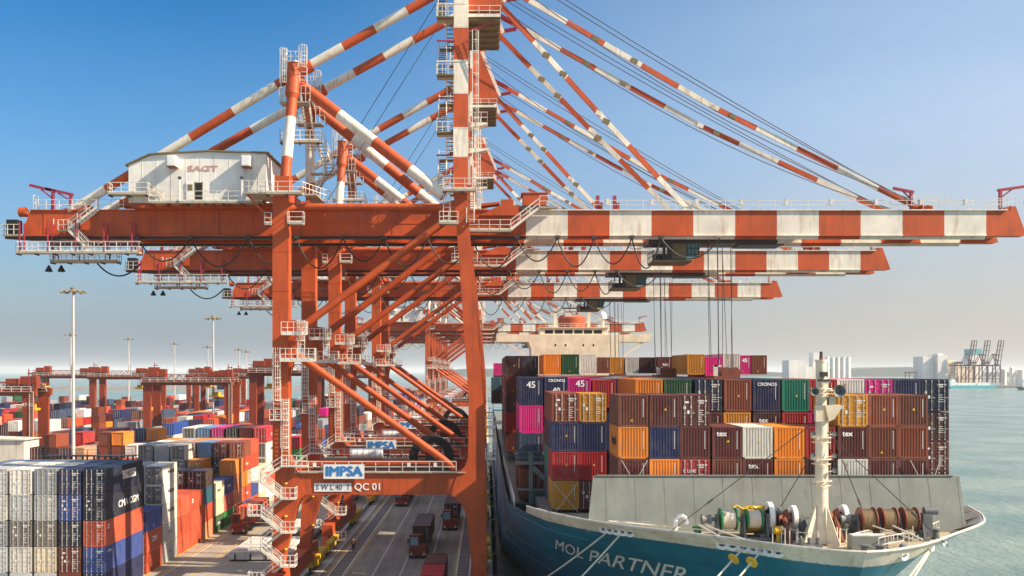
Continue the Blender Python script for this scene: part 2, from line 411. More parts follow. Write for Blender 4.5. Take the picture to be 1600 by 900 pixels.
for x in (-14.2, -10.8, -7.4): stripe(b, x, 0.16, 20, 700, 'linewhite')
for x, wd in ((-19.75, .22), (-17.95, .22), (-3.8, .2), (-2.15, .2), (-21.0, .3), (-21.45, .12), (-23.0, .2), (-40.4, .18)): stripe(b, x, wd, 20, 700, 'linewhite', 0.012)
tag(b.build('white_lane_lines'), kind='structure')
b = MB()
for x, wd in ((-20.1, .16), (-17.6, .14), (-4.05, .16), (-41.0, .2), (-42.6, .2), (-36.9, .2), (-27.5, .2)): stripe(b, x, wd, 20, 700, 'lineyellow', 0.008)
tag(b.build('yellow_lane_lines'), kind='structure')
b = MB()
for x0, x1 in ((-19.62, -18.08), (-3.68, -2.28)):
    b.add([(x0, 20, 0.008), (x1, 20, 0.008), (x1, 500, 0.008), (x0, 500, 0.008)], [(0, 1, 2, 3)], 'trench')
    for i in range(330): 
        y = 75 + i * 0.95; b.box(x0 + .05, x1 - .05, y, y + 0.42, 0.011, 0.03, 'slat')
tag(b.build('crane_rail_trench'), kind='structure')
b = MB()
for x in (-22.3, -0.9):
    b.box(x - .35, x + .35, 20, 700, .004, .012, 'trench'); b.box(x - .05, x + .05, 20, 700, .012, .06, 'dark')
tag(b.build('crane_rails'), kind='structure')

# fenders down the quay face
for i in range(12):
    y = 92 + i * 16
    b = MB(); b.box(QE + .02, QE + .6, y - .9, y + .9, -3.2, -.2, 'black'); b.box(QE + .6, QE + .75, y - 1.1, y + 1.1, -3.4, -.1, 'dark')
    tag(b.build('fender'), 'black rubber fender hanging on the quay face beside the ship', 'fender', 'fenders down the quay face')
# bollards along the edge
for i in range(11):
    b = MB(); b.lathe([(.30, 0.22), (.24, .35), (.22, .62), (.36, .72), (.38, .84), (.2, .92)], 'yellow', (QE - .3, 97 + i * 18, 0), 'z', 12)
    tag(b.build('bollard', smooth=True), 'short mooring bollard on the kerb of the quay edge', 'bollard', 'bollards along the quay edge')

# breakwater, far left
b = MB(); rr = random.Random(3)
pts = []
for k, (y0, x0, x1) in enumerate(((1500, -1250, 150),)):
    n = 60
    for i in range(n):
        xa = x0 + (x1 - x0) * i / n; xb = x0 + (x1 - x0) * (i + 1) / n; h = 1.2 + rr.random() * 1.5
        b.prism([(y0 - 16, -3.5), (y0 - 6, h), (y0 + 6, h + .5), (y0 + 18, -3.5)], xa, xb, 'rock', 'yz')
tag(b.build('breakwater'), 'long low grey rock breakwater across the sea beyond the yard', 'breakwater')

# far shore on the right
b = MB(); b.box(300, 5000, 1680, 2600, -6, 0.6, 'rock'); tag(b.build('far_shore'), kind='structure')
b = MB(); rr = random.Random(5)
prof = []
for i in range(60):
    x = -200 + i * 110; prof.append((x, 20 + 14 * math.sin(i * .37) + 9 * math.sin(i * .9 + 1) + rr.random() * 8))
M['hill'] = paint('hazy_wooded_hill', (0.07, 0.09, 0.07), 0.9, amount=0, var=.4)
b = MB(); b.prism([(prof[0][0], -6)] + prof + [(prof[-1][0], -6)], 5200, 5900, 'hill', 'xz')
tag(b.build('far_hills'), kind='structure')

D2 = 1760.0
def fx(px): return PX(px, D2)
def fz(py): return PZ(py, D2)
def building(name, label, cat, group=None): return empty(name, (0, D2, 0), label, cat, group)
def part(root, name, fn):
    b = MB(); fn(b); return b.build(name, root, root.location, smooth=False)
# white silo block near the mast
t = building('grain_elevator', 'white stepped elevator block left of the ship mast on the far shore', 'building')
t.location = (fx(1255), D2, 0.6)
part(t, 'block', lambda b: b.box(fx(1230), fx(1257), D2 - 10, D2 + 30, .6, fz(563), 'silo'))
part(t, 'annexe', lambda b: b.box(fx(1257) + .5, fx(1276), D2 - 5, D2 + 30, .6, fz(573), 'silo'))
part(t, 'tower', lambda b: b.box(fx(1271), fx(1284), D2 + 1, D2 + 24, fz(573) + .1, fz(551), 'silo'))
t = building('silo_row', 'row of tall white round silos right of the ship mast', 'silo', None); t.location = (fx(1310), D2, .6)
for i in range(5):
    x = fx(1292 + i * 8.2)
    b = MB(); b.tube((x, D2, .6), (x, D2, fz(558)), 4.9, 'silo', 16); b.build('silo', t, t.location, smooth=True)
t = building('grain_silo_block', 'grey twin tower silo block behind the ship containers on the far shore', 'building'); t.location = (fx(1455), D2, .6)
part(t, 'block', lambda b: b.box(fx(1442), fx(1460), D2, D2 + 40, .6, fz(557), 'silo'))
part(t, 'tower', lambda b: (b.box(fx(1460) + .5, fx(1476), D2 - 12, D2 + 30, .6, fz(555), 'silo'), b.box(fx(1465), fx(1474), D2, D2 + 20, fz(555) + .1, fz(552.5), 'silo')))
t = building('ribbed_silo_block', 'warm cream ribbed silo block left of the far violet cranes', 'building'); t.location = (fx(1487), D2, .6)
def f(b):
    b.box(fx(1477), fx(1497), D2, D2 + 30, .6, fz(565), 'silowarm')
    for i in range(6): b.tube((fx(1478.5 + i * 3.5), D2, .6), (fx(1478.5 + i * 3.5), D2, fz(565) - 1), 2.1, 'silowarm', 10)
part(t, 'block', f); part(t, 'roof_gallery', lambda b: b.box(fx(1478), fx(1496), D2 + 5, D2 + 12, fz(565) + .05, fz(562.5), 'silowarm'))
t = building('office_tower', 'grey tower with turquoise top between the two right far cranes', 'building'); t.location = (fx(1552), D2 + 60, .6)
part(t, 'tower', lambda b: b.box(fx(1544), fx(1561), D2 + 60, D2 + 90, .6, fz(552), 'silo'))
part(t, 'crown', lambda b: b.box(fx(1545), fx(1560), D2 + 59, D2 + 91, fz(552) + .05, fz(544), 'turq'))
t = building('long_warehouse', 'low tan warehouse behind the far violet cranes', 'warehouse'); t.location = (fx(1530), D2 + 40, .6)
part(t, 'hall', lambda b: b.box(fx(1498), fx(1543), D2 + 40, D2 + 80, .6, fz(573), 'silowarm'))
part(t, 'roof', lambda b: b.prism([(fx(1497), fz(573) + .05), (fx(1520), fz(570)), (fx(1544), fz(573) + .05)], D2 + 39, D2 + 81, 'silo'))
for k, (p0, p1, py, lab) in enumerate(((1568, 1577, 577, 'pair of pale storage tanks right of the rightmost violet crane'), (1582, 1588, 575, 'slim pale storage tank near the right edge of the far shore'), (1592, 1606, 578, 'squat grey tank at the right edge of the far shore'))):
    x = fx((p0 + p1) / 2); r = fx(p1) - x
    b = MB(); b.lathe([(r, .6), (r, fz(py)), (r * .6, fz(py) + 1.5), (.3, fz(py) + 2)], 'silo', (x, D2 + 10, 0), 'z', 18)
    tag(b.build('storage_tank', smooth=True), lab, 'tank', 'storage tanks on the far shore')
def far_crane(px, label):
    D = D2 - 30; X = PX(px, D); k = D / FPX
    t = empty('raised_boom_crane', (X, D, .6), label, 'crane', 'violet cranes on the far shore')
    def q(dx, dy, y=0): return (X + dx * k, D + y, PZ(580 + dy, D))
    b = MB()
    for y in (0, 16):
        for dx in (-10, 2): b.beam(q(dx, -10, y), q(dx - 0.5, 18, y), 1.6, 1.6, 'farblue')
        b.beam(q(-10, 12, y), q(2, 12, y), 1.3, 1.3, 'farblue'); b.beam(q(-10, 12, y), q(2, -8, y), .9, .9, 'farblue')
    b.build('portal', t, t.location)
    b = MB(); b.beam(q(-33, -9, 8), q(3, -9, 8), 5, 2.6, 'farblue'); b.build('girder', t, t.location)
    b = MB(); b.box(X - 22 * k, X - 13 * k, D + 4, D + 13, PZ(568.5, D), PZ(565, D), 'farblue'); b.build('machinery_house', t, t.location)
    b = MB()
    for y in (5, 12):
        b.beam(q(2, -8, y), q(-5, -27, y), 1.4, 1.4, 'farblue'); b.beam(q(-5, -27, y), q(-14, -10, y), 1, 1, 'farblue')
        b.beam(q(-5, -27, y), q(2, -26, y), 1, 1, 'farblue')
    b.build('a_frame', t, t.location)
    b = MB()
    for y in (4, 13):
        b.beam(q(-1, -9, y), q(5.5, -48, y), 1.5, 1.5, 'farblue'); b.beam(q(3.4, -9, y), q(9.5, -48, y), 1.0, 1.0, 'farblue')
    for j in range(6):
        u = j / 5; p0 = Vector(q(-1, -9, 4)).lerp(Vector(q(5.5, -48, 4)), u); p1 = Vector(q(3.4, -9, 4)).lerp(Vector(q(9.5, -48, 4)), u)
        b.beam(p0, p1, .8, .8, 'farblue'); b.beam(p0 + Vector((0, 9, 0)), p1 + Vector((0, 9, 0)), .8, .8, 'farblue'); b.beam(p0, p0 + Vector((0, 9, 0)), .8, .8, 'farblue')
    b.build('boom', t, t.location)
far_crane(1519, 'leftmost violet far crane with its boom raised')
far_crane(1540, 'middle violet far crane with its boom raised, left of the turquoise topped tower')
far_crane(1561, 'rightmost violet far crane with its boom raised')
def far_ship(name, px0, px1, d, hullm, label):
    x0, x1 = PX(px0, d), PX(px1, d); t = empty(name, ((x0 + x1) / 2, d, -3), label, 'ship')
    b = MB(); b.prism([(x0, 1.5), (x0 + 6, -3), (x1 - 8, -3), (x1, 3.2), (x1 - 10, 2.0)], d - 7, d + 7, hullm); b.build('hull', t, t.location)
    b = MB(); b.box(x0 + 5, x0 + 15, d - 5, d + 5, 1.6, 9.5, 'signwhite'); b.box(x0 + 7, x0 + 13, d - 4, d + 4, 9.5, 12, 'signwhite'); b.build('deckhouse', t, t.location)
    b = MB(); b.box(x0 + 17, x0 + (x1 - x0) * .55, d - 5, d + 5, 2.0, 6.0, 'signwhite'); b.box(x0 + (x1 - x0) * .58, x1 - 14, d - 5, d + 5, 2.0, 6.8, 'signwhite'); b.build('deck_cargo', t, t.location)
    b = MB(); b.tube((x0 + 10, d, 12), (x0 + 10, d, 18), .4, 'silo'); b.build('mast', t, t.location)
far_ship('white_ferry', 1478, 1558, 1640, 'turq', 'white and turquoise ship moored below the violet far cranes')
far_ship('dark_barge', 1590, 1640, 1500, 'ink', 'dark low vessel at the right edge of the harbour')
far_ship('small_freighter', 1340, 1364, 1650, 'signwhite', 'small white freighter seen above the ship containers right of the mast')
t = empty('gantry_frame', (PX(1424, 1700), 1700, .6), 'small dark gantry frame left of the grey silo block on the far shore', 'gantry')
b = MB(); D = 1700
for p in (1415, 1421, 1431): b.beam((PX(p, D), D, .6), (PX(p, D), D, PZ(582, D)), 1, 1, 'farblue')
b.build('leg', t, t.location)
b = MB(); b.beam((PX(1413, D), D, PZ(582, D)), (PX(1434, D), D, PZ(582, D)), 2, 2, 'farblue'); b.build('beam', t, t.location)
# ------------------------------------------------------------------ quay crane (built once, then copied along the quay)
BP = 16.5                                    # distance between the two leg frames
def make_crane(y0):
    OFF = (-12.0, BP / 2, 0)
    root = empty('quay_crane', (-12.0, y0 + BP / 2, 0))
    def P(px, py, y): d = 106.2 + y; return (PX(px, d), y, PZ(py, d))
    def mk(b, name, smooth=False, parent=None): return b.build(name, parent or root, OFF, smooth)
    O = 'orange'
    # legs
    land = [(-22.45, 14.9), (-22.74, 15.4), (-22.74, 44.2), (-21.03, 44.2), (-21.03, 16.6), (-20.2, 14.9)]
    low = [(-22.45, 14.9), (-20.2, 14.9), (-19.2, 12.4), (-19.75, 11.9), (-20.15, 11.0), (-20.9, 8.0), (-21.4, 6.1), (-21.75, 3.4), (-23.0, 3.4)]
    wat = [(-3.38, 43.9), (-2.05, 43.9), (-0.34, 22.4), (-0.14, 19.5), (-0.05, 15), (.02, 10.4), (.0, 3.4), (-1.45, 3.4), (-2.05, 9.6), (-2.4, 11.0), (-3.3, 12.0), (-3.9, 12.35), (-3.0, 14.7), (-2.3, 15.3), (-1.95, 16.3), (-1.88, 22.4)]
    for y in (0, BP):
        b = MB(); b.prism(land, y - .8, y + .8, O); b.prism(low, y - .75, y + .75, O)
        b.prism([(-21.03, 31.0), (-20.2, 30.9), (-19.4, 30.2), (-19.3, 29.4), (-19.9, 28.7), (-20.4, 27.6), (-21.03, 24.6)], y - .5, y + .5, O)
        for z in (38.2, 34.0, 24.0, 19.0): b.box(-22.77, -21.0, y - .83, y + .83, z, z + .06, O)
        mk(b, 'leg')
        b = MB(); b.prism(wat, y - .8, y + .8, O); b.box(-3.45, -2.0, y - .8, y + .8, 43.9, 44.6, O); mk(b, 'leg')
        # portal beam and upper tie
        b = MB(); b.box(-20.6, -1.95, y - .7, y + .7, 12.36, 14.68, O)
        for x in (-16, -11, -5.6): b.box(x, x + .07, y - .73, y + .73, 12.34, 14.7, O)
        b.box(-20.4, -2.2, y - .95, y + .95, 14.68, 14.78, 'grating')
        mk(b, 'portal_beam')
        b = MB(); b.tube((-20.9, y, 43.1), (-4.7, y, 43.1), .36, O, 14); b.tube((-21.2, y, 43.1), (-20.2, y, 43.1), .75, O, 14, .36); b.tube((-4.9, y, 43.1), (-3.2, y, 43.1), .36, O, 14, .8); mk(b, 'tie_tube', True)
        b = MB(); b.tube((-19.6, y, 30.35), (-4.0, y, 41.9), .42, O, 14); b.tube((-4.8, y, 41.3), (-2.6, y, 42.9), .42, O, 14, .6); mk(b, 'diagonal_brace', True)
        b = MB(); b.tube((-20.6, y, 27.5), (-3.3, y, 15.1), .40, O, 14); b.tube((-19.4, y, 26.64), (-18.8, y, 26.2), .46, O, 14); mk(b, 'diagonal_brace', True)
    # long beams at ground level with bogies
    for x, m_ in ((-22.3, O), (-.78, O)):
        b = MB(); b.box(x - .72, x + .72, -4.5, BP + 4.5, 2.0, 3.9, O); b.box(x - .9, x + .9, -1.5, 1.5, 3.4, 4.2, O); b.box(x - .9, x + .9, BP - 1.5, BP + 1.5, 3.4, 4.2, O); mk(b, 'sill_beam')
        for yc in (-5.5, BP + 5.5):
            b = MB(); b.box(x - .5, x + .5, yc - 3.6, yc + 3.6, .75, 1.5, 'yellow'); b.prism([(yc - 2.6, 1.5), (yc + 2.6, 1.5), (yc + .8, 2.5), (yc - .8, 2.5)], x - .4, x + .4, O, 'yz')
            for j in range(4): b.box(x + .5, x + .95, yc - 3.2 + j * 1.75, yc - 2.1 + j * 1.75, .9, 2.0 + .3 * (j % 2), 'yellow'); b.tube((x + .55, yc - 2.65 + j * 1.75, 2.1), (x + 1.3, yc - 2.65 + j * 1.75, 2.1), .33, 'yellow', 10)
            bo = mk(b, 'bogie')
            b = MB()
            for j in range(4): b.tube((x - .12, yc - 2.7 + j * 1.8, .40), (x + .12, yc - 2.7 + j * 1.8, .40), .34, 'dark', 16)
            mk(b, 'wheel', False, bo)
    # cross beams between the frames
    for x, z0, z1 in ((-21.9, 43.7, 45.1), (-2.75, 43.75, 45.15), (-21.9, 12.4, 14.2), (-1.0, 12.4, 14.2)):
        b = MB(); b.box(x - .55, x + .55, .82, BP - .82, z0, z1, O); mk(b, 'cross_beam')
    # girders and striped booms
    zb, zt = 40.73, 43.46
    for yc in (5.2, 11.3):
        b = MB(); b.prism([(-51.0, zt), (-51.75, zb + .9), (-51.75, zb), (4.4, zb), (4.4, zt)], yc - .45, yc + .45, O)
        b.box(-51.8, 4.4, yc - .62, yc + .62, zb - .12, zb - .003, O); b.box(-51.0, 4.4, yc - .62, yc + .62, zt + .003, zt + .1, O)
        b.box(-51.8, 4.4, yc - .2, yc + .2, zb - .42, zb - .12, 'dark')
        for i in range(14): b.box(-49.5 + i * 3.9, -49.42 + i * 3.9, yc - .5, yc + .5, zb, zt, O)
        b.box(-20.6, -3.2, yc - .5, yc + .5, zb + 1.25, zb + 1.33, O)
        b.tube((-52.4, yc, zt - .1), (-51.6, yc, zt - .1), .55, O, 16)
        mk(b, 'girder')
        b = MB(); xs = 4.42; k = 0
        while xs < 57:
            xe = min(xs + 4.68, 60.6); mt = ('white', O)[k % 2]
            if xe < 55.5 or k < 11: b.box(xs, xe, yc - .45, yc + .45, zb, zt, mt)
            b.box(xs, xe, yc - .62, yc + .62, zb - .12, zb - .003, mt)
            b.box(xs, xe, yc - .2, yc + .2, zb - .42, zb - .12, mt if k % 3 else 'white')
            xs = xe; k += 1
            if k == 11: break
        b.prism([(xs, zb), (60.4, zb), (59.2, zt + .5), (58.3, zt + .5), (58.1, zt), (xs, zt)], yc - .45, yc + .45, O)
        b.box(xs, 60.0, yc - .62, yc + .62, zb - .12, zb - .003, O)
        b.box(4.42, 58.2, yc - .66, yc + .66, zt + .003, zt + .12, 'white')
        b.box(48.6, 49.9, yc - .5, yc + .5, zt + .12, zt + .6, O); b.box(22.0, 23.2, yc - .5, yc + .5, zt + .12, zt + .5, 'white')
        bo = mk(b, 'boom')
        b = MB(); s = -.62 if yc < 8 else .62
        b.rail([(12.0, yc + s, zt + .12), (58.0, yc + s, zt + .12)], 'rail', 1.0, 1.85, .055)
        b.rail([(56.5, yc + s, zt + .12), (60, yc + s, zt + .6)], 'rail', 1.1, .9, .055); b.rail([(47.5, yc + s, zt + .5), (52, yc + s, zt + .5)], 'rail', 1.1, .8, .055)
        for i in range(9): b.beam((13.5 + i * 5, yc + s, zt + .6), (13.5 + i * 5, yc + s, zt + 1.25), .35, .3, 'rail')
        b.build('railing', bo, OFF)
        b = MB()
        b.rail([(-50.6, yc + s, zt + .1), (-40.5, yc + s, zt + .1)], 'rail', 1.1, 1.5, .055); b.rail([(-20, yc + s, zt + .1), (-4, yc + s, zt + .1)], 'rail', 1.0, 1.6, .05)
        b.rail([(-50.6, yc + s, zt + .1), (-50.6, yc + s * .9, zt + .1), (-50.6, yc - s, zt + .1)], 'rail', 1.6, .6, .06)
        mk(b, 'railing')
    b = MB()
    for x in (-51, -40, -30, -12, 3.6): b.box(x, x + .6, 5.66, 10.84, zb + .4, zt - .2, O)
    mk(b, 'girder_tie')
    b = MB(); 
    for x in (8, 22, 36, 50, 59): b.box(x, x + .7, 5.66, 10.84, zb + .5, zt - .3, 'white')
    mk(b, 'boom_tie')
    # davits
    for x0, x1, zz in ((-48.6, -51.2, 2.3), (-46.6, -49.4, 1.9), (47.6, 45.6, 2.2), (57.6, 60.4, 2.4)):
        b = MB(); b.beam((x0, 5.0, zt + .1), (x0, 5.0, zt + zz), .3, .3, 'crimson'); b.beam((x0 + (.3 if x0 > x1 else -.3), 5.0, zt + zz - .1), (x1, 5.0, zt + zz + (.6 if x0 < 0 else .35)), .26, .3, 'crimson')
        b.beam((x0, 5.0, zt + zz * .6), (x0 + (x1 - x0) * .5, 5.0, zt + zz + .1), .14, .14, 'crimson'); mk(b, 'davit')
    # back end: cabin and gangway
    b = MB(); b.box(-54.0, -51.8, 4.2, 6.2, 40.6, 40.75, 'grating'); b.box(-53.5, -52.3, 4.3, 5.6, 40.75, 42.4, 'black'); b.rail([(-54, 4.2, 40.75), (-51.9, 4.2, 40.75)], 'rail', 1.1, .7); b.rail([(-54, 4.2, 40.75), (-54, 6.2, 40.75)], 'rail', 1.1, .7)
    b.beam((-54, 5.2, 40.5), (-45, 5.2, 39.9), .3, .3, 'dark'); mk(b, 'end_platform')
    def walkway(x0, x1, ya, yb, z, hang=None, step=3.1, hm='crimson', front=True, back=False, ends=True):
        b = MB(); b.box(x0, x1, ya, yb, z - .22, z, 'grating'); b.box(x0, x1, ya, ya + .08, z, z + .15, 'rail')
        for i in range(int((x1 - x0) / 2) + 1): b.box(min(x0 + i * 2, x1 - .1), min(x0 + i * 2 + .1, x1), ya, yb, z - .36, z - .22, 'dark')
        if hang:
            for i in range(int((x1 - x0) / step) + 1):
                for y in (ya + .05, yb - .05): b.beam((x0 + .4 + i * step, y, z), (x0 + .4 + i * step, y, hang), .13, .13, hm)
        o = mk(b, 'walkway'); b = MB()
        if front: b.rail([(x0, ya, z), (x1, ya, z)], 'rail', 1.1, 1.25)
        if back: b.rail([(x0, yb, z), (x1, yb, z)], 'rail', 1.1, 1.25)
        if ends: b.rail([(x0, ya, z), (x0, yb, z)], 'rail', 1.1, .8); b.rail([(x1, ya, z), (x1, yb, z)], 'rail', 1.1, .8)
        if b.v: b.build('railing', o, OFF)
        return o
    walkway(-52.0, -38.4, 3.4, 4.6, 38.75, 42.0, back=True)
    walkway(-52.0, -44.0, 12.0, 13.4, 38.7, 42.0, back=True)
    b = MB(); 
    for x in (-52.4, -50.9): b.lathe([(.08, 38.2), (.45, 37.5), (.4, 37.4)], 'black', (x, 12.6, 0), 'z', 10)
    mk(b, 'floodlight')
    b = MB(); b.stair((-46.4, 4.2, 40.9 + .3), (-43.3, 4.2, zt + .1), .8, 'rail', 'grating'); b.box(-47.5, -46.3, 3.8, 4.6, 41.05, 41.2, 'grating'); b.rail([(-47.5, 3.8, 41.2), (-46.3, 3.8, 41.2)], 'rail', 1.1, .5)
    b.stair((-46.2, 3.9, 41.1), (-44.0, 3.9, 38.8), .8, 'rail', 'grating'); mk(b, 'staircase')
    # machinery house
    hs = [(-39.5, 44.1), (-39.5, 48.25), (-37.0, 49.35), (-30.7, 49.7), (-24.3, 49.5), (-24.3, 44.1)]
    b = MB(); b.prism(hs, 3.3, 11.1, 'house'); 
    for i in range(9): b.box(-38.0 + i * 1.6, -37.96 + i * 1.6, 3.275, 3.299, 44.2, 49.1, 'house')
    ho = mk(b, 'machinery_house')
    b = MB(); top = [(-39.8, 48.15), (-37.1, 49.38), (-30.7, 49.73), (-24.0, 49.53)]
    b.prism(top + [(x, z + .14) for x, z in reversed(top)], 3.0, 11.4, 'under'); b.build('roof', ho, OFF)
    for px in (272.4, 387.5):
        x = (px - 760) / 14.15
        b = MB(); b.box(x - .48, x + .48, 2.2, 3.27, 47.95, 49.1, 'house'); b.box(x - .40, x + .40, 2.15, 2.2, 48.0, 49.05, 'signwhite'); b.box(x - .5, x + .5, 2.2, 3.27, 47.85, 47.95, 'rust'); b.build('air_conditioner', ho, OFF)
    b = MB(); b.box(-33.1, -32.25, 3.18, 3.27, 44.2, 46.35, 'signwhite'); b.box(-32.95, -32.4, 3.16, 3.18, 45.4, 46.1, 'under'); b.build('door', ho, OFF)
    b = MB(); b.box(-32.15, -31.35, 3.22, 3.296, 44.2, 46.3, 'black'); b.box(-32.2, -32.12, 3.20, 3.29, 44.2, 46.4, 'under'); b.box(-31.38, -31.3, 3.20, 3.29, 44.2, 46.4, 'under'); b.build('doorway', ho, OFF)
    letters('SAGT', .85, 'redink', (-31.3, 3.27, 47.85), ho, 'lettering', bold=.03, squash=1.6, off=OFF)
    b = MB(); b.box(-39.3, -22.8, 3.4, 12, 43.58, 44.09, O)
    for i in range(9): b.prism([(-37 + i * 1.7, 44.1), (-36.6 + i * 1.7, 44.1), (-36.8 + i * 1.7, 43.6)], 2.4, 3.4, O)
    mk(b, 'house_base')
    walkway(-36.9, -24.5, 2.2, 3.28, 44.1, ends=False)
    walkway(-41.3, -37.0, 2.0, 3.28, 45.0); b = MB(); b.stair((-37.0, 2.7, 45.0), (-35.6, 2.7, 44.15), .8, 'rail', 'grating'); b.box(-41.1, -39.6, 4.9, 7, 44.0, 44.8, O); mk(b, 'staircase')
    for px in (281, 378): 
        b = MB(); b.beam(((px - 760) / 14.3, 2.15, 44.1), ((px - 760) / 14.3, 2.15, 46.5), .12, .12, 'signwhite'); b.beam(((px - 760) / 14.3, 2.15, 46.5), ((px - 760) / 14.3, 2.15, 46.75), .3, .3, 'dark'); mk(b, 'lamp_post')
    # landside A-frame
    za = 58.6
    for yb_, yt in ((.4, 3.6), (BP - .4, BP - 3.6)):
        b = MB(); p0 = Vector((-21.7, yb_, 45.1)); p1 = Vector((-21.25, yt, za))
        L = (p1 - p0); b.box(-22.6, -21.0, yb_ - .9, yb_ + .9, 44.2, 46.3, O)
        for f0, f1, mt in ((0, .26, O), (.26, .60, 'white'), (.60, .76, O)): b.tube(p0 + L * f0, p0 + L * f1, .58, mt, 18)
        b.tube(p0 + L * .76, p0 + L * .80, .58, O, 18, .80); b.tube(p0 + L * .80, p1 + Vector((0, 0, .9)), .80, O, 18); b.tube(p1 + Vector((0, 0, .9)), p1 + Vector((0, 0, 1.05)), .95, 'rail', 18)
        mk(b, 'a_frame_post', True)
        # stub, ladders and basket at the head
        b = MB(); x, z = -21.25, za
        b.box(x - 1.5, x + 1.6, yt - .9, yt + .9, z - 3.6, z - 3.45, 'grating')
        b.rail([(x - 1.5, yt - .9, z - 3.45), (x - .9, yt - .9, z - 3.45)], 'rail', 1.5, .5); b.rail([(x + .9, yt - .9, z - 3.45), (x + 1.9, yt - .9, z - 3.45)], 'rail', 1.7, .5); b.rail([(x - 1.5, yt - .9, z - 3.45), (x - 1.5, yt + .9, z - 3.45)], 'rail', 1.3, .6); b.rail([(x + 1.9, yt - .9, z - 3.45), (x + 1.9, yt + .9, z - 3.45)], 'rail', 1.3, .6)
        b.ladder((x - 1.05, yt - .5, z - 3.4), 5.8, 'rail', .7); b.ladder((x + 1.1, yt - .6, z - 1.8), 4.4, 'rail', .8)
        b.rail([(x - .8, yt - .7, z + 1.0), (x + .8, yt - .7, z + 1.0)], 'rail', 1.1, .5)
        mk(b, 'head_basket')
    b = MB(); b.box(-21.7, -20.8, 4.3, BP - 4.3, za - .6, za + .4, O); mk(b, 'cross_beam')
    # mid landing and its stair between the posts
    walkway(-22.6, -18.2, 2.4, 3.4, 53.4 - 2.6, back=False)
    b = MB(); b.stair((-18.4, 2.9, 50.8), (-17.7, 6.5, 48.0), .9, 'rail', 'grating'); b.stair((-19.5, 6.5, 44.9), (-18.3, 6.5, 47.9), .8, 'rail', 'grating'); b.box(-19.9, -17.2, 6, 7, 47.8, 47.95, 'grating'); mk(b, 'staircase')
    b = MB(); b.stair((-20.2, 4.5, 55.0), (-20.2, 9.0, 51.0), .8, 'rail', 'grating'); mk(b, 'staircase')
    # stays on the land side
    st = [O, 'white']
    for y, yb2 in ((3.6, 5.2), (BP - 3.6, 11.3)):
        b = MB(); b.banded((-21.9, y, za - .6), (-46.8, yb2, zt), .50, [O, 'white', O, 'white', O, 'white'], 5.6, 14, 1.6)
        b.prism([(-47.6, zt + .1), (-44.0, zt + .1), (-44.8, zt + 1.3)], yb2 - .3, yb2 + .3, O); mk(b, 'back_stay', True)
        ym = 3.3 if y < 8 else BP - 3.3
        b = MB(); b.banded((-20.9, y, za), (-2.9, ym, 68.6), .50, [O, 'white'], 4.05, 14, 1.7)
        b.tube((-20.9, y, za), (-19.3, y, za + .76), .75, O, 14, .66); mk(b, 'upper_stay', True)
        b = MB(); b.banded((-20.8, y, za - 1.2), (-4.6, .7 if y < 8 else BP - .7, 44.4), .62, [O, 'white', O, 'white', O], 5.1, 16, 6.0); mk(b, 'a_frame_diagonal', True)
    # waterside mast
    for yb_, yt in ((0, 3.3), (BP, BP - 3.3)):
        b = MB(); zl = [44.6, 48.4, 51.6, 55.4, 59.1, 62.8, 66.4, 70.0, 73.4]
        for i in range(8):
            f = lambda z: yb_ + (yt - yb_) * (z - 44.6) / 28.8
            b.beam((-2.76, f(zl[i]), zl[i]), (-2.76, f(zl[i + 1]), zl[i + 1]), 1.55, 1.3, (O, 'white')[i % 2])
            if i: b.box(-3.56, -1.96, f(zl[i]) - .68, f(zl[i]) + .68, zl[i] - .04, zl[i] + .04, 'rail')
        mk(b, 'mast')
        b = MB(); b.prism([(-1.98, 72.6), (-.9, 72.6), (1.75, 66.2), (1.75, 65.4), (1.0, 65.0), (-1.98, 65.0)], yt - .35, yt + .35, O)
        b.beam((-.8, yt, 72.7), (1.85, yt, 66.1), .8, .35, 'white'); b.beam((1.9, yt, 66.4), (3.6, yt - .3, 66.6), .25, .4, 'crimson'); b.beam((1.2, yt, 68.6), (3.2, yt - .3, 67.4), .25, .35, 'crimson'); mk(b, 'head_bracket')
    for z in (72.6, 64.4, 54.0): 
        f = 3.3 * (z - 44.6) / 28.8
        b = MB(); b.box(-3.3, -2.2, f + .7, BP - f - .7, z - .5, z + .5, O); mk(b, 'cross_beam')
    b = MB(); b.box(-2, 1.55, 2.7, BP - 2.7, 64.35, 64.55, 'under'); b.rail([(-2, 2.7, 64.55), (1.55, 2.7, 64.55), (1.55, BP - 2.7, 64.55)], 'rail', 1.1, 1.3); b.box(-2, 1.55, 2.68, 2.74, 64.4, 64.75, 'rail')
    for i in range(6): b.box(-2, 1.5, 3 + i * 2.0, 3.2 + i * 2.0, 64.1, 64.35, 'under')
    b.beam((-2, 3.2, 62.9), (.8, 3.2, 64.1), .16, .16, 'crimson'); mk(b, 'head_platform')
    b = MB(); b.box(-2, .6, 3.2, 5, 69.5, 69.65, 'grating'); b.rail([(-2, 3.2, 69.65), (.6, 3.2, 69.65), (.6, 5, 69.65)], 'rail', 1.2, .6); b.box(-1.6, -.2, 3.4, BP - 3.4, 72.6, 73.0, O)
    b.rail([(-3.4, 2.6, 73.4), (-1.2, 2.6, 73.4)], 'rail', 1.2, .6); mk(b, 'head_platform')
    for z in (52.4, 49.6): 
        b = MB(); b.prism([(-1.95, z - .55), (-1.95, z), (.1, z), (.1, z - .2)], 1.0, 2.6, 'rail'); b.rail([(-1.9, 1.0, z), (.1, 1.0, z), (.1, 2.6, z)], 'rail', 1.1, .7); mk(b, 'side_platform')
    b = MB(); b.ladder((-1.5, .9, 44.8), 17.5, 'rail', .6, (1, 0)); mk(b, 'ladder')
    # zigzag stairs up the mast
    z = 45.0
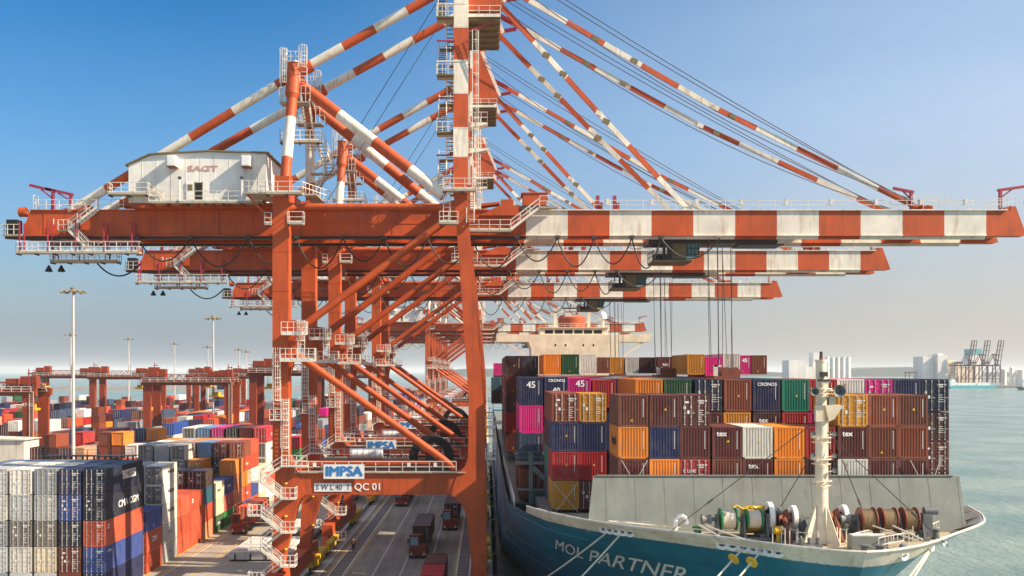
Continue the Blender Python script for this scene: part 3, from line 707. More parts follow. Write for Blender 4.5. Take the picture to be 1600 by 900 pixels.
    while z < 70:
        b = MB(); b.stair((-4.85, 1.2, z), (-4.85, 4.8, z + 4.2), .85, 'rail', 'under'); b.box(-5.35, -3.5, 4.8, 5.8, z + 4.1, z + 4.22, 'under'); b.rail([(-5.35, 5.8, z + 4.22), (-3.5, 5.8, z + 4.22)], 'rail', 1.1, .8)
        b.stair((-3.98, 4.8, z + 4.2), (-3.98, 2.2, z + 6.1), .8, 'rail', 'under'); b.box(-5.35, -3.5, .3, 1.2, z + 6.1, z + 6.22, 'under'); b.box(-5.35, -3.5, 1.2, 2.2, z + 6.08, z + 6.2, 'grating'); b.rail([(-5.35, .3, z + 6.2), (-3.5, .3, z + 6.2)], 'rail', 1.1, .6); b.rail([(-5.35, .3, z + 6.2), (-5.35, 1.2, z + 6.2)], 'rail', 1.1, .6)
        b.beam((-5.4, 1.0, z + 1.6), (-2.2, 1.0, z + 1.6), .14, .14, 'rail'); b.beam((-5.4, 1.3, z + 3.9), (-3.4, 1.3, z + 3.9), .14, .14, 'crimson')
        mk(b, 'staircase'); z += 6.2
    # platforms round the top of the legs
    walkway(-4.6, -1.1, -1.9, -.85, 44.7, ends=True); walkway(-4.95, -3.0, -2.0, -.9, 41.2); b = MB(); b.ladder((-4.2, -1.2, 41.2), 4.6, 'rail', .7, cage=False); b.stair((-1.7, -1.3, 41.2), (-1.7, 1.5, 44.6), .8, 'rail', 'grating'); mk(b, 'ladder')
    walkway(-23.2, -19.4, -2.0, -.85, 44.35, ends=True)
    b = MB(); b.box(-25.6, -23.2, -1.8, 3.4, 44.2, 44.35, 'grating'); b.rail([(-25.6, -1.8, 44.35), (-23.2, -1.8, 44.35)], 'rail', 1.2, .6); b.beam((-25.2, -1.5, 44.1), (-22.8, -.9, 41.4), .2, .2, O); b.rail([(-19.4, -1.9, 44.35), (-17.3, 4, 44.35)], 'rail', 1.1, .8); b.box(-19.4, -18.0, -.85, 6, 44.2, 44.35, 'grating'); mk(b, 'corner_platform')
    walkway(-20.95, -19.3, -1.8, -.9, 41.2); walkway(-23.5, -22.8, -1.2, -.9, 41.2)
    # hinge platform, machinery on the boom foot and its stair
    walkway(-2.0, 2.7, 3.4, 4.5, 41.15, ends=False)
    b = MB(); b.stair((2.7, 3.9, 41.2), (5.9, 3.9, zt + .2), .8, 'rail', 'grating'); b.box(5.9, 7.9, 3.4, 4.4, zt + .1, zt + .25, 'grating'); b.rail([(5.9, 3.4, zt + .25), (7.9, 3.4, zt + .25)], 'rail', 1.2, .8); mk(b, 'staircase')
    b = MB(); b.prism([(-.8, zt - .6), (3.6, zt - .6), (3.6, zt + .5), (1.4, zt + .5)], 4.3, 4.75, O); b.box(1.6, 3.0, 4.4, 6, zt + .1, zt + 1.2, O); b.prism([(-.6, zt + .45), (1.5, zt + .7), (1.5, zt + .95), (-.6, zt + .75)], 4.4, 6, O); mk(b, 'hinge_bracket')
    b = MB(); b.box(4.1, 6.7, 4.6, 7.6, zt + .55, zt + 1.9, O); b.box(3.9, 6.9, 4.5, 7.7, zt + 1.9, zt + 2.0, O); b.box(3.6, 7.2, 4.5, 8, zt + .12, zt + .5, 'dark'); mk(b, 'winch_house')
    for x in (12.3, 14.2): 
        b = MB(); b.box(x, x + .35, 4.8, 5.4, zt + .1, zt + 1.7, 'crimson'); b.box(x + .4, x + .7, 4.8, 5.4, zt + .1, zt + .9, O); mk(b, 'boom_latch')
    # forestays and boom ropes
    for y, ya in ((5.2, 3.3), (11.3, BP - 3.3)):
        b = MB()
        def bars(p0, p1, step, first, bend):
            p0 = Vector(p0); p1 = Vector(p1); mid = p0.lerp(p1, .52) - Vector((0, 0, bend)); k = 0
            for a, c in ((p0, mid), (mid, p1)):
                L = (c - a).length; n = max(1, round(L / step)); 
                for i in range(n): b.beam(a.lerp(c, i / n), a.lerp(c, (i + 1) / n), .22, .56, (O, 'white')[k % 2]); k += 1
            for fr in (.24, .33, .52, .56):
                q = p0.lerp(mid, fr / .52) if fr < .52 else mid.lerp(p1, (fr - .52) / .48)
                b.beam(q - Vector((.35, 0, -.17)), q + Vector((.35, 0, -.17)), .42, .5, 'under' if fr != .52 else 'white')
        bars((.6, ya, 68.8), (48.5, y, 43.8), 4.95, 4, 1.0); mk(b, 'outer_forestay'); b = MB()
        bars((1.6, ya, 65.9), (22.6, y, 43.7), 5.0, 4, .15); mk(b, 'inner_forestay')
        for dz, dy, sag in ((2.4, .25, .6), (1.7, -.3, 1.0), (.5, -.9, 2.8)):
            b = MB(); p0 = Vector((-.3, ya + dy, 70.0 + dz)); p1 = Vector((47.5, y + dy, 44.6))
            b.path([p0.lerp(p1, i / 12) - Vector((0, 0, sag * 4 * (i / 12) * (1 - i / 12))) for i in range(13)], .055, 'rope', 5); mk(b, 'boom_rope')
        b = MB(); b.path([(-2.9, ya + (1.4 if y < 8 else -1.4), 71.0), (-19.5, y, 44.6)], .04, 'rope', 5); mk(b, 'boom_rope')
    # trolley with the driver's cab, ropes and headblock
    b = MB(); b.box(18.4, 33.0, 6.2, 6.7, 40.0, 40.5, 'dark'); b.box(18.4, 33.0, 9.8, 10.3, 40.0, 40.5, 'dark')
    for x in (18.4, 24.6, 29.5, 32.4): b.box(x, x + .6, 6.7, 9.8, 39.95, 40.55, 'dark')
    b.box(28.8, 33.8, 6.4, 10.1, 39.85, 39.95, 'dark'); b.box(24.9, 26.1, 6.5, 10, 40.0, 40.9, 'rust')
    tr = mk(b, 'trolley')
    b = MB(); b.box(21.1, 22.7, 6.3, 9.8, 38.2, 40.0, 'under'); b.prism([(22.72, 38.5), (23.9, 38.45), (24.4, 40.0), (22.72, 40.0)], 6.3, 9.8, 'cabglass')
    for i in range(4): b.box(22.75 + i * .42, 22.85 + i * .42, 6.26, 6.29, 38.5, 40.0, 'dark')
    for z in (38.7, 39.4): b.box(22.7, 24.1, 6.25, 6.28, z, z + .09, 'dark')
    b.build('cab', tr, OFF)
    b = MB(); b.box(18.9, 23.2, 5.9, 10.2, 37.85, 38.1, 'under'); b.rail([(18.9, 5.9, 38.1), (21.0, 5.9, 38.1)], 'dark', 1.1, .6); b.rail([(18.9, 5.9, 38.1), (18.9, 10.2, 38.1)], 'dark', 1.1, .8); b.box(19.3, 20.6, 7, 9, 38.1, 38.9, 'dark'); b.box(20.6, 21.0, 6.2, 6.6, 38.1, 40.0, 'dark'); b.box(20.0, 20.3, 6.2, 6.5, 38.1, 40.0, 'dark'); b.build('cab_platform', tr, OFF)
    hb = MB(); zc = 25.4
    hb.box(25.7, 28.6, 5.6, 10.6, zc - .9, zc - .45, 'rust'); hb.box(25.7, 26.2, 6, 6.4, zc - .45, zc + .8, 'rail'); hb.box(25.75, 26.6, 6.0, 6.3, zc + .6, zc + .8, 'rail')
    for x in (27.1, 28.15):
        for y in (6.0, 9.6): hb.tube((x, y, zc), (x, y + .5, zc), .56, 'rust', 18)
    hb.box(26.6, 28.7, 5.9, 10.2, zc - .5, zc - .1, 'rust'); mk(hb, 'headblock')
    for x, y, x1 in ((25.3, 7, 25.7), (25.75, 9.3, 26.0), (26.25, 6.7, 26.5), (26.6, 8, 26.75), (27.0, 7.4, 27.6), (27.55, 9.6, 27.6), (27.8, 6.9, 28.1), (28.6, 9.3, 28.5)):
        b = MB(); b.path([(x, y, 40.0), (x1, y, zc - .1)], .035 if x != 26.6 else .06, 'dark', 5); mk(b, 'hoist_rope')
    # festoon cables hung below the front girder
    xs = [-38.9, -33.0, -26.5, -21.2, -16.0, -11.4, -6.6, -1.6, 3.4, 7.9, 12.0, 16.2, 19.4, 26.0]
    for i in range(len(xs) - 1):
        sag = (2.6, 3.2, 2.9, 3.4)[i % 4] if i < 12 else 2.3
        b = MB(); a, c = xs[i], xs[i + 1]
        b.path([(a + (c - a) * u / 14, 4.3, 40.35 - sag * (1 - (2 * u / 14 - 1) ** 2)) for u in range(15)], .085, 'black', 6)
        b.box(a - .25, a + .25, 4.1, 4.5, 40.25, 40.6, 'dark'); mk(b, 'festoon_cable', True)
    b = MB(); b.path([(-46.6 + 5.2 * u / 12, 12.6, 38.4 - 1.5 * (1 - (2 * u / 12 - 1) ** 2)) for u in range(13)], .1, 'black', 6); mk(b, 'festoon_cable', True)
    # node platforms and ladders on the land-side legs
    for y in (0, BP):
        for x0, x1, z in ((-21.75, -18.1, 26.7), (-21.6, -19.0, 29.5)):
            b = MB(); b.box(x0, x1, y - 1.8, y - .82, z - .12, z, 'rail'); b.rail([(x0, y - 1.8, z), (x1, y - 1.8, z)], 'rail', 1.2, .62, .065); b.rail([(x1, y - 1.8, z), (x1, y - .82, z)], 'rail', 1.2, .6, .065); b.box(x0, x1, y - 1.81, y - 1.76, z - .2, z + .2, 'rail'); mk(b, 'node_platform')
        b = MB(); b.ladder((-19.6, y - 1.2, 26.7), 4.2, 'rail', .7); mk(b, 'ladder')
        b = MB(); b.ladder((-22.2, y - 1.0, 20.4), 7.6, 'rail', .75); b.box(-22.8, -21.0, y - 1.9, y - .82, 20.3, 20.42, 'rail'); b.rail([(-22.8, y - 1.9, 20.4), (-21.0, y - 1.9, 20.4)], 'rail', 1.1, .6); b.ladder((-21.3, y - 1.1, 15.4), 7.2, 'rail', .75); mk(b, 'ladder')
        b = MB(); b.rail([(-20.3, y - .95, 14.78), (-3.2, y - .95, 14.78)], 'rail', 1.15, 1.45, .065, 2); b.rail([(-20.3, y - .95, 14.78), (-20.3, y - .2, 14.78)], 'rail', 1.15, .7)
        b.box(-19.8, -3.3, y + .3, y + .7, 14.9, 15.05, 'dark'); b.box(-19.8, -3.3, y + .2, y + .6, 15.3, 15.45, O); b.box(-19.8, -3.3, y - .1, y + .1, 15.6, 15.9, O)
        for x in (-18.4, -8.4, -5.6): b.box(x, x + .35, y - 1.03, y - .98, 15.35, 15.8, 'signwhite')
        mk(b, 'portal_railing')
        # front stairs zigzag down the land-side leg
        b = MB(); zz = 13.9; yy = y - 1.25
        b.stair((-23.9, yy, 13.9), (-21.6, yy, 15.5), .8, 'rail', 'grating'); b.box(-21.6, -18.9, yy - .5, yy + .4, 15.4, 15.52, 'rail'); b.rail([(-21.6, yy - .5, 15.52), (-18.9, yy - .5, 15.52)], 'rail', 1.1, .5)
        for k in range(4):
            z1 = zz - k * 3.55
            if z1 - 1.9 < .3 or (y > 0 and k > 0): break
            b.box(-25.0, -23.6, yy - .9, yy + .4, z1 - .1, z1 + .02, 'rail'); b.rail([(-25.0, yy - .9, z1), (-23.6, yy - .9, z1)], 'rail', 1.15, .45, .065); b.rail([(-25.0, yy - .9, z1), (-25.0, yy + .4, z1)], 'rail', 1.15, .6)
            b.stair((-23.7, yy - .45, z1), (-21.5, yy - .45, z1 - 1.8), .8, 'rail', 'grating')
            b.box(-21.6, -20.1, yy - .9, yy + .4, z1 - 1.9, z1 - 1.78, 'rail'); b.rail([(-21.6, yy - .9, z1 - 1.78), (-20.1, yy - .9, z1 - 1.78)], 'rail', 1.15, .45, .065); b.rail([(-20.1, yy - .9, z1 - 1.78), (-20.1, yy + .4, z1 - 1.78)], 'rail', 1.15, .6)
            if z1 - 3.55 > .3 and y == 0: b.stair((-23.7, yy + .35, z1 - 3.55), (-21.5, yy + .35, z1 - 1.8), .8, 'rail', 'grating')
        mk(b, 'staircase')
        b = MB()
        for k in range(4): b.lathe([(.16, 0), (.2, -.12), (.05, -.28)], 'yellow', (-21.3, y - .9, 13.7 - k * 3.5), 'z', 10)
        mk(b, 'floodlight', True)
    # waterside landings
    for z in (19.6, 16.2): 
        b = MB(); b.box(-.1, 1.0, -.9, .9, z - .12, z, 'rail'); b.rail([(-.1, -.9, z), (1.0, -.9, z), (1.0, .9, z)], 'rail', 1.1, .55); mk(b, 'side_platform')
    # cable reel and transformer on the rear portal
    b = MB(); c = (-6.6, BP - 3.2, 15.2)
    b.lathe([(2.55, -.35), (2.65, -.3), (2.65, .3), (2.55, .35), (1.75, .35), (1.65, .1), (1.65, -.1), (1.75, -.35), (2.55, -.35)], 'black', c, 'y', 36, False)
    for i in range(12): a = math.pi * i / 6; b.beam((c[0], c[1] - .4, c[2]), (c[0] + 2.5 * math.cos(a), c[1] - .4, c[2] + 2.5 * math.sin(a)), .1, .1, 'black')
    b.tube((c[0], c[1] - .5, c[2]), (c[0], c[1] + .5, c[2]), .5, 'dark', 14); b.box(c[0] - .8, c[0] + .8, c[1] + .4, c[1] + 2.4, 14.2, 15.9, O); mk(b, 'cable_reel', True)
    b = MB(); b.tube((-16.6, BP - 1.6, 15.5), (-12.6, BP - 1.6, 15.5), .62, 'signwhite', 16)
    for i in range(6): b.tube((-16.4 + i * .72, BP - 1.6, 15.5), (-16.33 + i * .72, BP - 1.6, 15.5), .66, 'pole', 16)
    mk(b, 'air_receiver', True)
    # signs
    b = MB(); b.box(-17.25, -12.95, -1.12, -1.02, 14.1, 15.62, 'signwhite'); sg = mk(b, 'maker_sign')
    letters('IMPSA', 1.42, 'signblue', (-15.1, -1.14, 14.86), sg, 'lettering', bold=.07, squash=1.03, off=OFF)
    b = MB(); b.box(-18.3, -14.35, -.78, -.735, 12.7, 13.6, 'signwhite'); sg = mk(b, 'load_sign'); letters('S W L 40  T', .80, 'ink', (-16.3, -.79, 13.15), sg, 'lettering', squash=.92, off=OFF)
    letters('QC 01', 1.05, 'whiteink', (-12.6, -.735, 13.18), root, 'number', bold=.02, off=OFF)
    letters('1', .9, 'whiteink', (-48.4, 4.74, 42.2), root, 'girder_number', off=OFF)
    return root
CR = [(106.2, 'nearest orange and white quay crane, marked QC 01, with SAGT on its machinery house', '01'),
      (143.5, 'second orange and white quay crane, the one just behind crane QC 01', '02'),
      (197.5, 'third orange and white quay crane, in the middle of the near group', '03'),
      (369.0, 'orange and white quay crane nearest the ship bridge, first of the distant group', '04'),
      (412.0, 'distant quay crane just behind the first one of the far group', '05'),
      (460.0, 'faint distant quay crane, last but one along the berth', '06'),
      (520.0, 'faintest quay crane at the far end of the berth', '07')]
crane1 = make_crane(CR[0][0])
for i, (y, lab, num) in enumerate(CR):
    o = crane1 if i == 0 else copy_tree(crane1)
    o.location = (-12.0, y + BP / 2, 0)
    tag(o, lab, 'crane', 'ship to shore cranes along the quay')
    if i:
        for ch in o.children:
            if ch.name.startswith('number') or ch.name.startswith('girder_number'):
                big = ch.name.startswith('number')
                nb = letters('QC ' + num if big else num[1], 1.05 if big else .9, 'whiteink', (-12.6, -.735, 13.18) if big else (-48.4, 4.74, 42.2), None, 'tmp', bold=.02 if big else 0, off=(-12.0, BP / 2, 0))
                ch.data = nb.data; bpy.data.objects.remove(nb)
# ------------------------------------------------------------------ container ship
ship = empty('container_ship', (22.3, 200, -3), 'large blue hulled container ship with off-white bulwark moored bow first at the quay', 'ship')
SO = (22.3, 200, -3)
def lerp_t(tab, u):
    if u <= tab[0][0]: return tab[0][1]
    for (a, p), (c, q) in zip(tab, tab[1:]):
        if u <= c: return p + (q - p) * (u - a) / (c - a)
    return tab[-1][1]
FT = [(0, 0), (.012, .06), (.03, .11), (.085, .22), (.15, .31), (.22, .40), (.32, .54), (.40, .655), (.478, .745), (.62, .85), (.8, .935), (1, 1)]
_ft = FT; FT = [(i / 200, 0) for i in range(201)]
def _smooth():
    out = []
    for i in range(201):
        u = i / 200; acc = 0; wsum = 0
        for k in range(-6, 7):
            v = min(1, max(0, u + k * .012 * min(1, u * 4))); wt = math.exp(-k * k / 14); acc += wt * lerp_t(_ft, v); wsum += wt
        out.append((u, acc / wsum))
    return out
FT = _smooth()
def cx(d): return lerp_t([(68, 24.2), (84, 22.3)], d)
def rim(d): return lerp_t([(63, 12.9), (84, 12.9), (92, 13.1), (120, 12.4), (400, 12.2)], d)
def hullpt(u, z, side):
    """u 0..1 round the bow, above 1 along the straight side; z height; side -1 quay, +1 sea"""
    w = max(0.0, (13.9 - z) / 16.9)
    d0 = 63.2 + 11.0 * w; L = 27 + 62 * w
    if u <= 1: d = d0 + u * L; f = lerp_t(FT, u) ** (1 + .8 * w)
    else: d = (d0 + L) + (345 - d0 - L) * (u - 1); f = 1.0
    return Vector((cx(min(d, 90)) + side * 20.2 * f, d, z))
US = [0, .006, .012, .02, .03, .045, .065, .085, .1, .115, .13, .15, .17, .185, .2, .22, .245, .27, .295, .32, .34, .36, .38, .40, .42, .44, .46, .478, .51, .545, .58, .62, .66, .7, .75, .8, .85, .9, .95, 1, 1.05, 1.15, 1.3, 1.6, 2]
LV = [0, .01, .025, .045, .07, .1, .14, .2, .3, .4, .5, .6, .7, .8, .9, 1]
b = MB(); n = len(US)
for side in (-1, 1):
    vs = []
    for l in LV:
        for u in US:
            zt_ = rim(hullpt(u, 12.9, side).y); vs.append(hullpt(u, zt_ + (-3.4 - zt_) * l, side))
    b.add(vs, [(i * n + j, i * n + j + 1, (i + 1) * n + j + 1, (i + 1) * n + j) for i in range(len(LV) - 1) for j in range(n - 1)], 'hull')
b.add([hullpt(2, 12.2, -1), hullpt(2, 12.2, 1), hullpt(2, -3.4, 1), hullpt(2, -3.4, -1)], [(0, 1, 2, 3)], 'hull')
hull = b.build('hull', ship, SO, True)
# thin rubbing strake below the bulwark and a weld line down the stem
b = MB()
for side in (-1, 1):
    b.path([hullpt(u, rim(hullpt(u, 12.9, side).y) - 1.2, side) for u in US if u > .39], .06, 'hull', 6)
b.build('rubbing_strake', ship, SO, True)
# plating seams on the bow
b = MB()
for z in (11.2, 9.0, 6.6, 4.0):
    for sd_ in (-1, 1): b.path([hullpt(u, z, sd_) for u in US if u <= 1.0], .03, 'hull', 4)
for u in (.12, .25, .36, .46, .58, .7, .85, 1.0):
    for sd_ in (-1, 1): b.path([hullpt(u, 12.7 - j * 1.1, sd_) for j in range(13)], .025, 'hull', 4)
b.build('plating_seam', ship, SO)
# bulwark
UB = [u for u in US if u <= .8]
b = MB()
for side in (-1, 1):
    o_ = [hullpt(u, 12.86, side) for u in UB]; t_ = [hullpt(u, 13.95, side) for u in UB]
    def inw(pts): return [Vector((cx(p.y) + (p.x - cx(p.y)) * (1 - .18 / max(.5, abs(p.x - cx(p.y)))), p.y + .12, p.z)) for p in pts]
    oi, ti = inw(o_), inw(t_); k = len(UB)
    b.add(o_ + t_, [(i, i + 1, k + i + 1, k + i) for i in range(k - 1)], 'bulwark')
    b.add(oi + ti, [(i, k + i, k + i + 1, i + 1) for i in range(k - 1)], 'bulwark')
    b.add(t_ + ti, [(i, i + 1, k + i + 1, k + i) for i in range(k - 1)], 'bulwark')
    b.add([o_[-1], t_[-1], ti[-1], oi[-1]], [(0, 1, 2, 3)], 'bulwark')
    b.path([p + Vector((0, 0, .03)) for p in t_], .09, 'bulwark', 6)
    for i in range(6, k - 1, 3):
        p, q = oi[i], ti[i]; cdir = Vector((cx(p.y) - p.x, 0, 0)).normalized() * .55
        b.add([p, q, p + cdir], [(0, 1, 2)], 'bulwark')
b.build('bulwark', ship, SO, True)
# decks
b = MB(); outl = [hullpt(u, 12.75, -1) for u in UB] ; outr = [hullpt(u, 12.75, 1) for u in UB]
vs = [Vector((p.x + .35, p.y + .3, 12.72)) for p in outl] + [Vector((p.x - .35, p.y + .3, 12.72)) for p in outr]; k = len(UB)
b.add(vs, [(i, i + 1, k + i + 1, k + i) for i in range(k - 1)], 'deck')
b.build('forecastle_deck', ship, SO)
b = MB(); b.box(2.6, 42.0, 104, 344, 11.6, 11.75, 'deckgrey'); b.box(7.5, 38.0, 84.2, 104, 11.6, 11.75, 'deckgrey')
b.prism([(84.0, 11.75), (86, 12.7), (84.0, 12.7)], 7.5, 38.0, 'deckgrey', 'yz'); b.build('main_deck', ship, SO)
b = MB(); b.box(9.5, 38.5, 82.0, 87.6, 11.76, 15.55, 'deckgrey'); b.box(5.0, 41.5, 89.0, 101.4, 11.76, 12.7, 'deckgrey')
for y0 in (104, 118.5, 133, 147.5, 162, 176.5, 191, 205): b.box(4.5, 41.5, y0, y0 + 12.4, 11.76, 13.0, 'deckgrey')
b.build('hatch_cover', ship, SO)
# breakwater wall
b = MB(); x0, x1 = 8.0, 38.2
b.add([(x0, 78.8, 12.72), (x1, 78.8, 12.72), (x1 - .1, 79.9, 17.05), (x0 + .6, 79.9, 17.05), (x0, 78.95, 12.72), (x1, 78.95, 12.72), (x1 - .1, 80.05, 17.05), (x0 + .6, 80.05, 17.05)],
      [(0, 1, 2, 3), (7, 6, 5, 4), (0, 4, 5, 1), (1, 5, 6, 2), (2, 6, 7, 3), (3, 7, 4, 0)], 'deckgrey')
for i in range(13):
    x = 9.6 + i * 2.36; b.beam((x, 78.815, 12.75), (x, 79.885, 17.0), .06, .03, 'deckgrey')
b.box(x0 + .85, x1 - .65, 79.8, 80.15, 17.05, 17.13, 'deckgrey')
b.build('breakwater_wall', ship, SO)
# foremast
fm = MB(); mx, my = 24.8, 73.5
fm.tube((mx, my, 12.75), (mx, my, 17.5), .52, 'mastcream', 20, .44); fm.tube((mx, my, 17.5), (mx, my, 26.2), .44, 'mastcream', 20, .38); fm.tube((mx, my, 26.2), (mx, my, 26.35), .44, 'mastcream', 20)
for a in (0, math.pi / 2, math.pi, 3 * math.pi / 2):
    dx, dy = math.cos(a + .5), math.sin(a + .5)
    fm.add([(mx + dx * .5, my + dy * .5, 12.75), (mx + dx * 1.75, my + dy * 1.75, 12.75), (mx + dx * 1.75, my + dy * 1.75, 12.95), (mx + dx * .56, my + dy * .56, 15.6), (mx + dx * .5 - dy * .05, my + dy * .5 + dx * .05, 12.75), (mx + dx * 1.75 - dy * .05, my + dy * 1.75 + dx * .05, 12.75), (mx + dx * 1.75 - dy * .05, my + dy * 1.75 + dx * .05, 12.95), (mx + dx * .56 - dy * .05, my + dy * .56 + dx * .05, 15.6)],
           [(0, 1, 2, 3), (4, 7, 6, 5), (0, 4, 5, 1), (1, 5, 6, 2), (2, 6, 7, 3)], 'mastcream')
fmo = fm.build('foremast', ship, SO, True)
for z in (24.2, 20.6, 19.0, 17.4):
    b = MB(); ring = [(mx + .75 * math.cos(a), my + .75 * math.sin(a), z) for a in [2 * math.pi * i / 16 for i in range(17)]]
    b.path(ring, .04, 'mastcream', 5); b.path([(p[0] * .9 + mx * .1, p[1] * .9 + my * .1, z - .35) for p in ring], .03, 'mastcream', 4)
    for i in range(0, 16, 2): b.beam(ring[i], (mx, my, z - .3), .05, .05, 'mastcream')
    b.build('mast_ring', fmo, SO)
b = MB(); b.tube((mx, my, 26.35), (mx, my, 26.6), .14, 'rust', 10); b.tube((mx, my, 26.6), (mx, my, 26.95), .12, 'dark', 10); b.build('top_light', fmo, SO)
for sx, z, r in ((-1, 24.0, .3), (1, 24.05, .46)):
    b = MB(); b.lathe([(.12, -.1), (.15, -.5), (r * .55, -.85), (r, -1.0), (r * .92, -.98), (r * .4, -.7)], 'winch', (mx + sx * (.55 + r * .9), my - .1, z), 'y', 18); b.tube((mx, my, z), (mx + sx * (.6 + r), my, z), .07, 'mastcream'); b.build('fog_horn', fmo, SO, True)
b = MB(); b.prism([(mx + .1, 23.0), (mx + 1.35, 23.0), (mx + 1.3, 22.8), (mx + .8, 22.0), (mx + .4, 21.8)], my - .6, my + .5, 'mastcream'); b.box(mx - .62, mx - .1, my - .7, my - .35, 21.8, 23.0, 'mastcream'); b.box(mx + .5, mx + 1.0, my - .3, my + .3, 23.02, 23.6, 'deckgrey'); b.build('mast_bracket', fmo, SO)
b = MB(); b.box(mx - .25, mx + .25, my - .75, my - .4, 25.1, 25.45, 'dark'); b.box(mx - .4, mx + .4, my - .85, my - .4, 24.75, 24.9, 'dark'); b.prism([(mx - .1, 24.4), (mx + .45, 24.75), (mx - .3, 24.75)], my - .8, my - .4, 'mastcream'); b.build('mast_lamp', fmo, SO)
for sx, z in ((-1, 20.9), (1, 20.9), (-1, 19.3), (1, 19.3), (1, 18.2)):
    b = MB(); b.lathe([(.08, -.1), (.18, -.32), (.19, -.42), (.14, -.4)], 'winch', (mx + sx * .8, my - .2, z), 'y', 14); b.tube((mx, my, z - .2), (mx + sx * .8, my - .2, z - .1), .05, 'mastcream'); b.build('floodlight', fmo, SO, True)
b = MB(); b.ladder((mx + .5, my + .2, 12.8), 12.5, 'mastcream', .34, (1, 0), cage=False); b.build('ladder', fmo, SO)
# stays of the mast
for p0, p1 in (((mx - .4, my, 21.8), (13.6, 72.5, 13.9)), ((mx - .3, my, 20.0), (21.6, 76.5, 13.2)), ((mx + .4, my, 21.8), (29.2, 75.5, 13.5)), ((mx + .4, my, 21.0), (31.4, 67.5, 13.6))):
    b = MB(); b.path([p0, p1], .035, 'dark', 5); q = Vector(p0).lerp(Vector(p1), .72); b.beam(q, q + (Vector(p1) - Vector(p0)).normalized() * .5, .12, .12, 'dark'); b.build('mast_stay', ship, SO)
# mooring winches and windlasses
def drum(parent, x, y, z, r, wd, rope, flange, yellow=True):
    b = MB(); b.lathe([(r * .2, -wd / 2 - .12), (r, -wd / 2 - .1), (r, -wd / 2), (r * .5, -wd / 2), (r * .5, wd / 2), (r, wd / 2), (r, wd / 2 + .1), (r * .2, wd / 2 + .12)], flange, (x, y, z), 'x', 28); o = b.build('drum', parent, SO, True)
    b = MB(); k = int(wd / .1); prof = [(r * .3, -wd / 2 + .02)]
    for i in range(k): prof += [(r * .80, -wd / 2 + .03 + i * (wd - .06) / k), (r * .86, -wd / 2 + .03 + (i + .5) * (wd - .06) / k)]
    prof += [(r * .80, wd / 2 - .03), (r * .3, wd / 2 - .02)]
    b.lathe(prof, rope, (x, y, z), 'x', 24); b.build('rope_coil', parent, SO, True)
def winch(x, y, drums, rope, flange):
    b = MB(); x0 = min(d_[0] for d_ in drums) - .9; x1 = max(d_[0] for d_ in drums) + .9
    b.box(x0 - .3, x1 + .3, y - .9, y + .9, 12.73, 12.95, 'winch'); b.tube((x0 - .4, y, 14.25), (x1 + .4, y, 14.25), .16, 'winch', 12)
    for xx in [d_[0] - d_[1] / 2 - .3 for d_ in drums] + [x1]: b.prism([(y - .8, 12.95), (y + .8, 12.95), (y + .3, 14.6), (y - .3, 14.6)], xx - .07, xx + .07, 'winch', 'yz')
    b.box(x1, x1 + .7, y - .5, y + .6, 12.95, 14.7, 'winch'); b.tube((x1 + .2, y - .1, 14.9), (x1 + 1.2, y - .1, 14.9), .3, 'winch', 14); b.lathe([(.25, -.4), (.4, -.35), (.25, 0), (.4, .35), (.25, .4)], 'winch', (x0 - .75, y, 14.25), 'x', 14)
    fr = b.build('mooring_winch', ship, SO)
    for d_ in drums: drum(fr, d_[0], y, 14.25, d_[2], d_[1], rope, flange)
winch(19, 75.4, [(18.35, 1.05, .85), (20.3, 1.0, .8)], 'rope_line', 'greenpaint')
winch(30, 75.4, [(28.9, .95, .92), (30.5, .95, .9), (32.1, .9, .92)], 'brownrope', 'rust')
b = MB(); b.lathe([(.95, -.75), (1.05, -.6), (1.05, .6), (.95, .75)], 'yellow', (20.6, 76.8, 14.0), 'x', 20); b.path([(19 + .3 * i, 76.3 + .1 * math.sin(i * 2), 15.0 + .15 * math.sin(i * 1.7)) for i in range(9)], .1, 'yellow', 6); b.build('yellow_cover', ship, SO, True)
